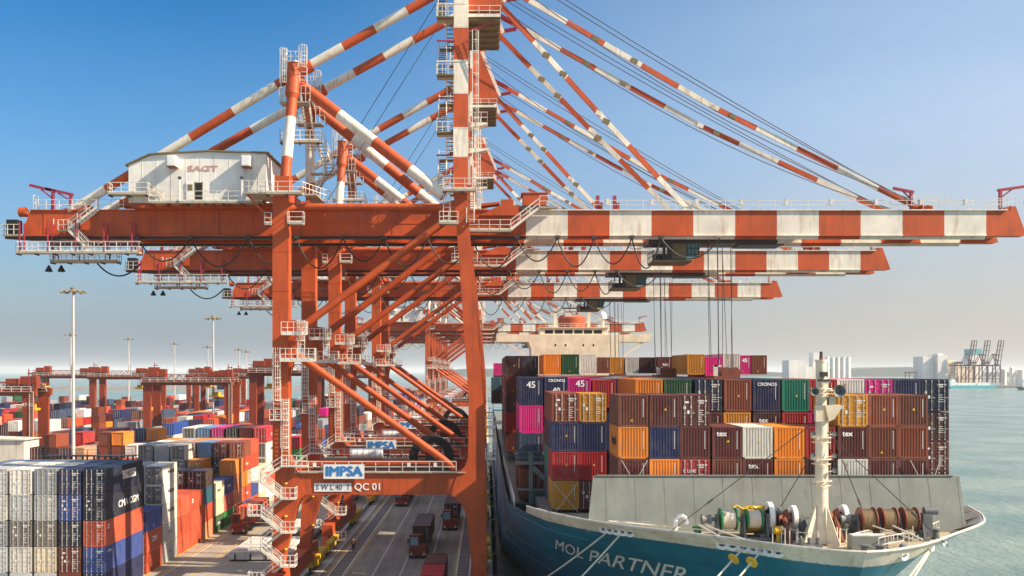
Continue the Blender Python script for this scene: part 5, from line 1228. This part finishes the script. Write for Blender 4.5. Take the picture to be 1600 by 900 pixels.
bays = [(124.6, ['blue', 'orange red', 'orange red'], None, {1: [('ZIM', .9, 'whiteink', .5, .55, 1)]}),
        (130.9, ['white', 'white', 'white', 'pale grey', 'pale grey'], ['grey', 'dark brown', 'dark maroon', 'grey', 'brown'], {0: MK, 1: MK, 2: MK, 3: [('triton', .5, 'redink', .5, .5, 1)], 4: [('triton', .5, 'signblue', .5, .5, 1)]}),
        (137.1, ['orange red'] * 3, None, {}), (143.3, ['orange red'] * 3, None, {0: [('ZI', .8, 'whiteink', .15, .55, 1)]}),
        (149.4, ['dark brown', 'teal', 'orange red', 'peach'], ['dark brown', 'brown', 'maroon', 'brown'], {}),
        (155.5, ['cream', 'cream', 'dark green'], ['grey', 'brown', 'maroon'], {0: [('SEAGO', .5, 'ink', .5, .5, 1)], 2: [('UASC', .6, 'whiteink', .5, .5, 1)]}),
        (161.6, ['blue', 'pink red', 'bright green'], None, {0: [('HANJIN', .5, 'whiteink', .5, .5, 1)], 1: [('K', .9, 'whiteink', .5, .5, 1)], 2: [('EVER', .5, 'whiteink', .5, .5, 1)]}),
        (167.7, ['orange', 'peach', 'peach', 'brown'], ['dark brown', 'maroon', 'brown'], {}),
        (173.8, ['rust brown', 'orange red', 'ochre yellow', 'orange red', 'blue'], None, {1: [('hapag', .6, 'whiteink', .5, .5, 1)], 3: [('hapag', .6, 'whiteink', .5, .5, 1)]}),
        (179.9, ['orange red', 'orange red', 'white', 'blue', 'orange red'], None, {}),
        (186.0, ['cream', 'white', 'cream'], None, {0: MK, 1: MK}),
        (192.2, ['bright red', 'white', 'white', 'orange red', 'white'], None, {0: [('LX', .9, 'whiteink', .4, .5, 1)], 1: [('HAMBURG', .7, 'ink', .5, .5, 1)], 2: [('HAMBURG', .7, 'ink', .5, .5, 1)]}),
        (205.2, ['teal', 'teal', 'white', 'white'], None, {})]
for bi, (y, cols, second, sx) in enumerate(bays):
    long_ = bi == 11; L = 12.192 if long_ else 6.058; name = f"{ORD[bi]} bay behind the navy boxes"; Hs = HC_ if long_ else STD
    stack(X0, y, L, Hs, cols, name, 0, bi not in (5, 7), sx)
    for c in range(1, 6):
        n = len(cols)
        if second and c == 1: cl = second
        elif bi == 7: cl = {2: ['orange', 'maroon', 'brown', 'navy blue'], 3: ['white', 'grey', 'brown', 'maroon', 'grey'], 4: ['pale grey', 'grey', 'maroon', 'brown', 'grey'], 5: ['grey', 'grey', 'maroon', 'navy blue', 'brown']}[c]
        elif bi == 8: cl = [{1: 'rust brown', 2: 'light blue', 3: 'tan', 4: 'tan', 5: 'white'}[c]] + [rr.choice(DULL) for _ in range(4)]
        elif bi == 9: cl = [rr.choice(['tan', 'orange', 'pale grey', 'peach'])] + [rr.choice(DULL) for _ in range(4)]
        elif bi == 11: cl = [{1: 'maroon', 2: 'black', 3: 'magenta', 4: 'light blue', 5: 'white'}[c]] + [rr.choice(DULL) for _ in range(4)]
        elif bi in (2, 3): cl = ['orange red', 'maroon', 'brown'] if c == 1 else [rr.choice(DULL) for _ in range(2)]
        else: cl = [rr.choice(DULL) for _ in range(max(2, n - 1 if c > 2 else n))]
        stack(X0 - c * 2.75, y, L, Hs, cl, name, c, rr.random() < .8, {0: MK} if (bi == 7 and c == 3) else None)
# farther blocks: three blocks across, many bays
def block(xr, ncol, y0, y1, name, hmin, hmax, seed, fixed=None):
    r = random.Random(seed); y = y0; k = 0
    while y < y1:
        L = 12.192 if r.random() < .45 else 6.058; base = r.randint(hmin, hmax)
        for c in range(ncol):
            n = max(1, min(5, base + r.choice([0, 0, 0, -1, -1, 1]))); cl = [r.choice(DULL + ['orange', 'orange red', 'maroon', 'dark maroon', 'brown', 'navy blue', 'rust brown', 'dark navy', 'grey', 'pale grey'] + (['magenta', 'light blue', 'white'] if r.random() < .2 else [])) for _ in range(n)]
            if fixed and (k, c) in fixed: cl = fixed[(k, c)]
            stack(xr - c * 2.75, y, L, STD, cl, f"{ORD[min(k, 13)]} bay of the {name}", c, r.random() < .8)
        y += L + .35; k += 1
block(X0, 6, 226, 700, 'far roadside block', 3, 4, 5, {(0, c): (['bright red', 'bright green', 'maroon', 'brown'] if c == 0 else ['dark green', 'dark green', 'brown', 'maroon']) for c in (0, 1, 2, 4, 5)})
block(-72.5, 7, 196, 528, 'block beyond the light mast', 3, 5, 9, {(0, 0): ['orange red', 'orange red', 'maroon'], (0, 1): ['dark maroon', 'maroon'], (2, 0): ['navy blue', 'white', 'red', 'brown']})
block(-102, 7, 236, 528, 'left block by the yard gantries', 3, 4, 13, {(0, 0): ['navy blue', 'white', 'red', 'mint green'], (0, 1): ['maroon', 'maroon', 'brown'], (0, 2): ['dark maroon', 'maroon', 'ochre yellow']})
block(-133, 7, 255, 528, 'outermost left block', 2, 4, 17)
block(-163, 7, 300, 528, 'far left block', 2, 4, 23)
block(-193, 8, 350, 528, 'farthest left block', 2, 4, 29)
block(-225, 8, 410, 528, 'farthest left corner block', 2, 4, 31)
# what can the camera see?
occ = {}
for e_ in cand: occ.setdefault((round(e_[0], 1), e_[7]), []).append(e_)
top_at = {}
for e_ in cand: top_at[(round(e_[0], 1), round(e_[1], 1))] = max(top_at.get((round(e_[0], 1), round(e_[1], 1)), 0), e_[2] + e_[4])
keysx = {}
for (x, y), t_ in top_at.items(): keysx.setdefault(x, []).append((y, t_))
for v_ in keysx.values(): v_.sort()
def seen(e_):
    x, y, z, L, h = e_[:5]; zt_ = z + h; xk = round(x, 1)
    if e_[9] == 0: return True
    prev = [(yy, t_) for yy, t_ in keysx[xk] if yy < y - .5]
    fronth = prev[-1][1] if prev and y - prev[-1][0] < 14 else 0
    if fronth + .4 < zt_ and (y - (prev[-1][0] if prev else 0)) < 400 and e_[9] < 4: 
        # ray over the box in front must be able to reach this face
        return (fronth < zt_ - .3)
    right = [t_ for (xx, yy), t_ in top_at.items() if 1 < xx - x < 4 and abs(yy - y) < 7]
    return (max(right) if right else 0) < zt_ - .6
vis = []; hid = []
for e_ in cand:
    px = 760 + e_[0] * FPX / e_[1]; py = 580 + (H - e_[2] - e_[4]) * FPX / e_[1]
    ok = seen(e_) and px > -25 and py < 905
    (vis if ok else hid).append(e_)
vis.sort(key=lambda e_: e_[1])
NYARD = 300 - NCON[0] - 6
rows = ['roadside row', 'second row', 'third row', 'fourth row', 'fifth row', 'sixth row', 'seventh row']
tiers = ['top', 'second', 'third', 'fourth', 'lowest']
for e_ in vis[:NYARD]:
    x, y, z, L, h, cn, dr, bay, row, k, sx = e_
    container(x, y, z, L, h, cn, f"{cn} container, {tiers[min(k, 4)]} tier, {rows[row]}, {bay}", 'yard', dr, y < 200, None, sx, marks=y < 175, rods=y < 200, shade_doorcol='smoky grey' if y > 120 and cn in ('white', 'cream', 'pale grey', 'grey') else None)  # pale boxes get darker doors: front-end shade painted into the colour
far_mats = {}
def cmat(cn):
    k = 'stack_' + cn.replace(' ', '_')
    if k not in M: M[k] = paint(k + '_paint', CC[cn], .5, (.12, .07, .04), .5)
    return k
b = MB()
for e_ in vis[NYARD:] + [h_ for h_ in hid if h_[1] > 120 or h_[2] < 40]:
    x, y, z, L, h, cn = e_[:6]; cm_ = cmat(cn)
    b.box(x - W2, x + W2, y, y + L, z, z + h, cm_)
    if e_ in vis[NYARD:] and y < 330:
        for i in range(4): xx = x - .9 + i * .58; b.box(xx, xx + .06, y - .05, y, z + .15, z + h - .15, 'rod' if e_[6] else cm_)
        for s_ in (-1, 1): b.box(x + s_ * W2 - .08, x + s_ * W2 + .08, y - .04, y + .05, z, z + h, cm_)
tag(b.build('container_stacks'), 'mass of far container stacks filling the yard to the horizon', 'container stacks', kind='stuff')
b = MB(); r2 = random.Random(4)
for y0 in (104.2, 118.6, 133.1, 165, 178, 191.5, 205.2, 219.5):
    for c in range(13):
        x = 6.0 + c * 2.54; top = 24.6 if y0 > 117 else 21.8
        if y0 < 117 and c in (0,): continue
        if y0 < 117 and c < 3: top = 21.8
        for t_ in range(4): b.box(x, x + 2.44, y0 + .1, y0 + 12, top - 2.9 * (t_ + 1), top - 2.9 * t_ - .04, cmat(r2.choice(['maroon', 'brown', 'dark maroon', 'navy blue', 'red', 'grey'])))
for c in range(11):
    x = (colB[c] - 760) / 17.4 + .02
    if c < 10:
        for t_ in range(3): b.box(x, x + 2.42, 89.5, 101.2, 19.0 - 2.6 * (t_ + 1), 19.0 - 2.6 * t_ - .03, cmat(r2.choice(['maroon', 'brown', 'dark maroon'])))
        if not B1[c]: b.box(x, x + 2.42, 89.5, 101.2, 19.05, 21.8, cmat(r2.choice(['maroon', 'rust brown'])))
tag(b.build('stowed_containers'), 'deck cargo packed between the visible container rows of the ship', 'container stacks', kind='stuff')
print('containers', NCON[0], 'yard visible', len(vis), 'kept', NYARD)
# ------------------------------------------------------------------ yard gantries, masts, trucks, people
def rtg(x0, x1, y, zb, label, depth=9.0, leg=1.7, trol=.25, number=None):
    c = ((x0 + x1) / 2, y + depth / 2, 0); t = empty('yard_gantry', c, label, 'gantry crane', 'yard gantry cranes'); O = 'orange_dark'
    for x in (x0 + leg / 2, x1 - leg / 2):
        for yy in (y, y + depth):
            b = MB(); b.prism([(x - leg * .42, .9), (x + leg * .42, .9), (x + leg / 2, zb), (x - leg / 2, zb)], yy - .45, yy + .45, O); b.build('leg', t, c)
        b = MB(); b.box(x - .5, x + .5, y - 1.5, y + depth + 1.5, .95, 1.9, O); b.build('sill_beam', t, c)
        for yy in (y - .6, y + 1.2, y + depth - 1.2, y + depth + .6):
            b = MB(); b.tube((x - .45, yy, .75), (x + .45, yy, .75), .72, 'black', 16); b.build('wheel', t, c, True)
    for yy in (y, y + depth):
        b = MB(); b.box(x0 - .6, x1 + .6, yy - .5, yy + .5, zb, zb + 1.6, O); b.build('girder', t, c)
        b = MB(); n = max(4, int((x1 - x0) / 2.2))
        b.beam((x0, yy - .8, zb + 3.0), (x1, yy - .8, zb + 3.0), .18, .18, O)
        for i in range(n): xa = x0 + (x1 - x0) * i / n; xc = x0 + (x1 - x0) * (i + 1) / n; b.beam((xa, yy - .8, zb + 1.6), ((xa + xc) / 2, yy - .8, zb + 3.0), .14, .14, O); b.beam(((xa + xc) / 2, yy - .8, zb + 3.0), (xc, yy - .8, zb + 1.6), .14, .14, O)
        b.build('truss', t, c)
        b = MB(); b.box(x0, x1, yy - 1.5, yy - .55, zb + .9, zb + 1.0, 'grating'); b.rail([(x0, yy - 1.5, zb + 1.0), (x1, yy - 1.5, zb + 1.0)], 'rail', 1.1, 2.2, .1); b.build('walkway', t, c)
    for k, (f, wd, hh) in enumerate(((.03, 3.0, 2.4), (.14, 2.2, 3.0), (.72, 2.8, 2.2), (.84, 3.6, 2.7))):
        b = MB(); x = x0 + (x1 - x0) * f; b.box(x, x + wd, y + .6 + k % 2, y + 3.6, zb + 1.65, zb + 1.65 + hh, 'orange_dark'); b.box(x + .3, x + wd - .3, y + .4, y + 1, zb + 1.65, zb + 2.6, 'dark'); b.build('machinery_box', t, c)
    xt = x0 + (x1 - x0) * trol
    b = MB(); b.box(xt - 2.2, xt + 2.2, y + .8, y + depth - .8, zb + 1.7, zb + 2.4, 'dark'); b.box(xt - 1.2, xt + 1.4, y + 2, y + 5, zb + 2.4, zb + 4.0, 'orange'); b.build('trolley', t, c)
    b = MB(); b.box(xt + 1.2, xt + 2.8, y + .3, y + 2.2, zb - 1.2, zb + .9, 'dark'); b.box(xt + 1.3, xt + 2.7, y + .25, y + .3, zb - .9, zb + .3, 'windscreen'); b.build('cab', t, c)
    b = MB(); b.box(xt - 1.3, xt + 1.3, y + 1, y + depth - 1, zb - 3.4, zb - 2.9, 'yellow'); b.box(xt - .9, xt + .9, y + 2.4, y + 5.6, zb - 2.9, zb - 2.0, 'yellow'); b.build('spreader', t, c)
    b = MB()
    for dx in (-.8, .8): b.path([(xt + dx, y + 3, zb + 1.7), (xt + dx, y + 3, zb - 2)], .05, 'dark', 5); b.path([(xt + dx, y + 5, zb + 1.7), (xt + dx, y + 5, zb - 2)], .05, 'dark', 5)
    b.build('hoist_rope', t, c)
    b = MB(); b.beam((x1 - 1, y - .3, zb + 1.6), (x1 - 1, y - .3, zb + 6), .2, .2, 'crimson'); b.beam((x1 - 1.2, y - .3, zb + 5.0), (x1 + .2, y - .3, zb + 5), .3, .3, 'crimson'); b.beam((x0 + (x1 - x0) * .6, y, zb + 1.6), (x0 + (x1 - x0) * .6, y, zb + 5), .12, .12, 'dark'); b.build('aerial', t, c)
    b = MB(); b.ladder((x1 - .3, y - .6, 2), zb - 1, 'rail', .9, cage=False); b.build('ladder', t, c)
    if number: letters(number, 1.0, 'whiteink', (x1 - leg / 2, y - .46, zb - 2), t, 'number', off=c)
    return t
rtg(-124.5, -100.8, 221, 20.0, 'large orange gantry at the left edge, its leg marked RT 02', 7.7, 2.5, .88, 'RT 02')
rtg(-97.5, -72.3, 282, 21.5, 'red brown gantry left of the quay crane, behind the second light mast', 8.5, 2.2, .78)
rtg(-170, -146, 372, 22.8, 'distant red brown gantry at the left, beyond the tall light mast', 9, 2.0, .06)
rtg(-62.6, -38.0, 262, 24.2, 'tall gantry close beside the quay crane leg, right of the others', 8.5, 2.0, .2)
rtg(-140, -116, 350, 22.6, 'red brown gantry just right of the tallest light mast', 9, 2.0, .7)
rtg(-112, -88, 380, 22.6, 'red brown gantry behind the one at the second light mast', 9, 2.0, .2)
rtg(-133, -109, 440, 22.5, 'faint gantry between the two red brown ones, far out', 9, 2.0, .3)
rtg(-72, -48, 420, 22.5, 'faint gantry right of the dark green containers, far out', 9, 2.0, .5)
def light_mast(x, y, h, label, n=10):
    t = empty('light_mast', (x, y, 0), label, 'light mast', 'yard light masts')
    b = MB(); b.tube((x, y, 0), (x, y, h), .42, 'pole', 14, .2); b.tube((x, y, 0), (x, y, .4), .7, 'concrete', 12); b.build('mast_pole', t, t.location, True)
    b = MB(); b.tube((x, y, h - .5), (x, y, h - .3), 1.1, 'lamp', 14); b.tube((x, y, h - .3), (x, y, h + .35), .55, 'lamp', 10)
    for i in range(n): a = 2 * math.pi * i / n; b.beam((x, y, h - .4), (x + 2.0 * math.cos(a), y + 2.0 * math.sin(a), h - .4), .08, .08, 'lamp')
    b.build('lamp_ring', t, t.location)
    for i in range(n):
        a = 2 * math.pi * i / n; p = Vector((x + 2.0 * math.cos(a), y + 2.0 * math.sin(a), h - .5)); o = Vector((math.cos(a), math.sin(a), 0))
        b = MB(); b.beam(p - o * .3 + Vector((0, 0, .16)), p + o * .45 - Vector((0, 0, .12)), .55, .24, 'lamp', .7, .3); b.build('floodlight', t, t.location)
for x, y, h, lab in ((-80.8, 194, 41.5, 'tallest yard light mast, on the left before the sea'), (-80.4, 292, 41.5, 'second tallest light mast, left of the quay crane legs'), (-173, 413, 41, 'thin light mast just left of the tallest one'), (-172, 477, 41.3, 'thin pale light mast between the two tall ones'), (-165, 525, 40.4, 'fourth light mast, thin and pale, left of the second tall one'), (-148, 527, 38.7, 'faint light mast just left of the second tall mast'), (-132, 529, 37.3, 'faint light mast right of the second tall one, left of a pair'), (-129, 533, 36.3, 'faintest light mast, right of a pair near the quay crane leg')):
    light_mast(x, y, h, lab, 10 if y < 300 else 6)
# trucks
def truck(x, y, label, length=12.192, cabc='orange_dark', glass='windscreen', flip=False):
    """terminal tractor facing the camera with a trailer behind; x centre, y front bumper"""
    t = empty('terminal_truck', (x, y + 6, 0), label, 'truck', 'trucks on the quay'); c = t.location
    b = MB(); b.box(x - 1.15, x + 1.15, y + .25, y + 5.2, .65, 1.05, 'dark'); b.box(x - 1.22, x + 1.22, y, y + .35, .45, 1.05, cabc); b.box(x - 1.2, x + 1.2, y + .35, y + 2.2, 1.05, 1.35, cabc); b.box(x - .1, x + 1.15, y + .5, y + 2.0, 1.35, 1.75, cabc); b.build('chassis', t, c)
    b = MB(); b.prism([(y + .45, 1.36), (y + 2.1, 1.36), (y + 2.1, 3.0), (y + .7, 3.0)], x - 1.15, x + .15, cabc, 'yz'); b.box(x - 1.2, x + .2, y + .55, y + 2.2, 3.0, 3.1, cabc); cb = b.build('cab', t, c)
    b = MB(); b.add([(x - 1.0, y + .485, 1.75), (x, y + .485, 1.75), (x, y + .655, 2.88), (x - 1.0, y + .655, 2.88)], [(0, 1, 2, 3)], glass); b.add([(x - 1.0, y + .5, 1.75), (x, y + .5, 1.75), (x, y + .67, 2.88), (x - 1.0, y + .67, 2.88)], [(3, 2, 1, 0)], glass); b.build('windscreen', cb, c)
    for dx in (-1.0, .75):
        b = MB(); b.box(x + dx, x + dx + .25, y - .03, y, .75, .93, 'yellow'); b.build('headlight', t, c)
        b = MB(); b.box(x + dx - .05, x + dx + .3, y - .02, y, .5, .68, 'signwhite'); b.build('bumper_plate', t, c)
    b = MB(); b.beam((x - 1.35, y + .8, 2.0), (x - 1.35, y + .8, 2.6), .2, .12, 'dark'); b.beam((x - 1.15, y + .8, 2.5), (x - 1.35, y + .8, 2.5), .05, .05, 'dark'); b.build('mirror', t, c)
    for yy in (y + 1.1, y + 4.3, y + 4.6 + length * .72, y + 5.8 + length * .72):
        for s in (-1, 1):
            b = MB(); b.tube((x + s * 1.2, yy, .5), (x + s * .8, yy, .5), .5, 'black', 16); b.tube((x + s * 1.21, yy, .5), (x + s * 1.2, yy, .5), .26, 'rust', 12); b.build('wheel', t, c, True)
    b = MB(); b.box(x - .5, x + .5, y + 3.6, y + 3.8 + length, .95, 1.25, 'dark')
    for i in range(5): b.box(x - 1.2, x + 1.2, y + 3.6 + i * length / 4.2, y + 3.9 + i * length / 4.2, 1.05, 1.29, cabc)
    b.build('trailer', t, c)
def xx(px, py): s = (py - 580) / H; return (px - 760) / s, FPX / s
truck(-9.35, 134.8, 'truck with maroon container in the middle of the truck lanes'); container(-9.1, 138.6, 1.3, 12.192, STD, 'dark maroon', 'dark maroon container on the truck in the middle lane', 'truck', False)
truck(-5.85, 158.5, 'truck with dark container in the right lane beside the crane leg'); container(-5.65, 162.2, 1.3, 12.192, STD, 'dark maroon', 'dark door end container on the truck in the right lane', 'truck', True)
truck(-16.0, 186.5, 'distant truck in the left lane just under the portal beam'); container(-15.8, 190.2, 1.3, 12.192, STD, 'dark brown', 'dark brown container on the distant left lane truck', 'truck', True)
truck(-6.0, 101.5, 'truck cut off by the bottom edge of the photo carrying two containers'); container(-5.8, 105.2, 1.3, 6.058, STD, 'bright red', 'front short crimson container on the truck at the bottom edge', 'truck', False); container(-5.8, 111.5, 1.3, 6.058, STD, 'maroon', 'rear maroon container with stained roof on the truck at the bottom edge', 'truck', False)
truck(-38.7, 154.5, 'truck with orange red container on the yard road', 12.192, 'orange_dark', 'glass'); container(-38.5, 158.2, 1.3, 12.192, STD, 'orange red', 'orange red container with white letters on the yard road truck', 'truck', True, True, None, [('ZIM', 1.0, 'whiteink', .5, .5, 1)])
# hatch covers laid on the quay
for k, (x0, x1, y, n, lab) in enumerate(((-34.8, -25.8, 133, 1, 'long pale hatch cover lying on the quay left of the crane stairs'), (-33.8, -25.8, 150, 1, 'grey hatch cover lying behind the pale one on the quay'), (-33.0, -25.5, 190, 2, 'pair of stacked hatch covers beyond the crane legs'))):
    t = empty('hatch_cover', ((x0 + x1) / 2, y + 6, 0), lab, 'hatch cover', 'hatch covers on the quay')
    for j in range(n):
        z = .25 + j * 1.3
        b = MB(); b.prism([(x0 + .3, z), (x1 - .3, z), (x1, z + .7), (x1 - .4, z + 1.05), (x0 + .4, z + 1.05), (x0, z + .7)], y, y + 12.4, 'deckgrey' if k else 'bulwark'); b.box(x0 + .8, x1 - .8, y + .8, y + 11.6, z + 1.05, z + 1.2, 'bulwark'); b.build('cover_panel', t, t.location)
        b = MB()
        for i in range(4): b.box(x0 + 1 + i * (x1 - x0 - 2) / 3.4, x0 + 1.2 + i * (x1 - x0 - 2) / 3.4, y - .08, y, z, z + .8, 'dark')
        b.box(x0 + .4, x0 + .7, y + .3, y + .6, z - .25, z, 'dark'); b.box(x1 - .7, x1 - .4, y + .3, y + .6, z - .25, z, 'dark'); b.build('bracket', t, t.location)
# white utility vehicles and reefer rack in the yard
t = empty('steel_rack', (-70, 176, 0), 'dark steel access rack behind the nearest grey and blue stacks', 'steel rack')
b = MB()
for i in range(9):
    x = -78 + i * 2
    for y in (174, 177): b.beam((x, y, 0), (x, y, 10.5), .25, .25, 'dark')
for z in (2.8, 5.6, 8.4, 10.5): b.box(-78, -62, 174, 177, z, z + .12, 'dark')
b.build('frame', t, t.location)
b = MB()
for z in (8.5, 10.6): b.rail([(-78, 174, z), (-62, 174, z)], 'winch', 1.1, 2, .09)
b.build('railing', t, t.location)
t = empty('warehouse', (-110, 208, 0), 'long cream white warehouse shed at the left edge below the gantry', 'shed')
b = MB(); b.box(-125, -95.6, 205, 212, 0, 11.2, 'bulwark'); b.build('wall', t, t.location)
b = MB(); b.prism([(-125.4, 11.21), (-95.2, 11.21), (-95.2, 11.35), (-110, 11.9), (-125.4, 11.35)], 204.6, 212.4, 'concrete'); b.build('roof', t, t.location)
# dock worker by the yellow bogie: one skinned body
def worker(x, y, label):
    pts = {'pelvis': (0, 0, .95), 'chest': (0, .02, 1.32), 'neck': (0, 0, 1.50), 'head': (0, -.03, 1.66), 'crown': (0, -.02, 1.76),
           'hl': (-.11, 0, .90), 'kl': (-.13, -.05, .48), 'al': (-.14, .02, .07), 'tl': (-.15, -.17, .04), 'hr': (.11, 0, .90), 'kr': (.14, .03, .48), 'ar': (.15, .10, .07), 'tr': (.16, -.08, .04),
           'sl': (-.21, 0, 1.42), 'el': (-.29, .03, 1.14), 'wl': (-.27, -.10, .90), 'fl': (-.26, -.14, .80), 'sr': (.21, 0, 1.42), 'er': (.30, -.02, 1.15), 'wr': (.22, -.22, 1.02), 'fr': (.17, -.28, .97)}
    rad = {'pelvis': .16, 'chest': .18, 'neck': .065, 'head': .105, 'crown': .07, 'hl': .11, 'kl': .075, 'al': .05, 'tl': .045, 'hr': .11, 'kr': .075, 'ar': .05, 'tr': .045, 'sl': .085, 'el': .055, 'wl': .04, 'fl': .035, 'sr': .085, 'er': .055, 'wr': .04, 'fr': .035}
    ed = [('pelvis', 'chest'), ('chest', 'neck'), ('neck', 'head'), ('head', 'crown'), ('pelvis', 'hl'), ('hl', 'kl'), ('kl', 'al'), ('al', 'tl'), ('pelvis', 'hr'), ('hr', 'kr'), ('kr', 'ar'), ('ar', 'tr'), ('chest', 'sl'), ('sl', 'el'), ('el', 'wl'), ('wl', 'fl'), ('chest', 'sr'), ('sr', 'er'), ('er', 'wr'), ('wr', 'fr')]
    names = list(pts); me = bpy.data.meshes.new('person'); me.from_pydata([pts[k] for k in names], [(names.index(a), names.index(c)) for a, c in ed], [])
    o = bpy.data.objects.new('person', me); COL.objects.link(o)
    o.modifiers.new('skin', 'SKIN'); o.modifiers.new('sub', 'SUBSURF').levels = 2; o.modifiers['sub'].render_levels = 2
    if not me.skin_vertices: me.attributes.new('skin_vertices', 'FLOAT', 'POINT') if False else None
    sv = me.skin_vertices[0].data if me.skin_vertices else None
    if sv:
        for i, k in enumerate(names): sv[i].radius = (rad[k], rad[k] * (.75 if k in ('chest', 'pelvis') else 1)); sv[i].use_root = (k == 'pelvis')
    dg = bpy.context.evaluated_depsgraph_get(); dg.update(); m2 = bpy.data.meshes.new_from_object(o.evaluated_get(dg)); o.modifiers.clear(); o.data = m2
    for mt in ('navycloth', 'skin'): m2.materials.append(M[mt])
    for p in m2.polygons: z = p.center.z; p.material_index = 1 if z > 1.5 or (abs(p.center.x) > .15 and z < 1.06 and z > .75 and p.center.y < -.06) else 0; p.use_smooth = True
    o.location = (x, y, 0); tag(o, label, 'person')
    b = MB(); b.lathe([(.135, 1.70), (.13, 1.78), (.09, 1.85), (.02, 1.87)], 'yellow', (0, -.02, 0), 'z', 14); b.box(-.11, .11, -.21, -.1, 1.70, 1.72, 'yellow'); b.build('helmet', o, (0, 0, 0), True)
    b = MB(); b.lathe([(.20, 1.18), (.225, 1.25), (.225, 1.36), (.17, 1.44)], 'hivis', (0, .01, 0), 'z', 14); b.build('safety_vest', o, (0, 0, 0), True)
worker(-18.75, 139.8, 'dock worker in yellow helmet and orange vest standing by the yellow crane bogie')

# ------------------------------------------------------------------ haze
HAZE = True
if HAZE:
    m = bpy.data.materials.new('sea_haze'); m.use_nodes = True; t = m.node_tree; t.nodes.clear()
    v = t.nodes.new('ShaderNodeVolumePrincipled'); v.inputs['Color'].default_value = (0.90, 0.93, 0.97, 1); v.inputs['Density'].default_value = 0.00008; v.inputs['Anisotropy'].default_value = 0.0
    o_ = t.nodes.new('ShaderNodeOutputMaterial'); t.links.new(v.outputs[0], o_.inputs['Volume']); M['haze'] = m
    b = MB(); b.box(-9500, 12500, -400, 30500, -9, 100, 'haze'); tag(b.build('haze'), kind='stuff')
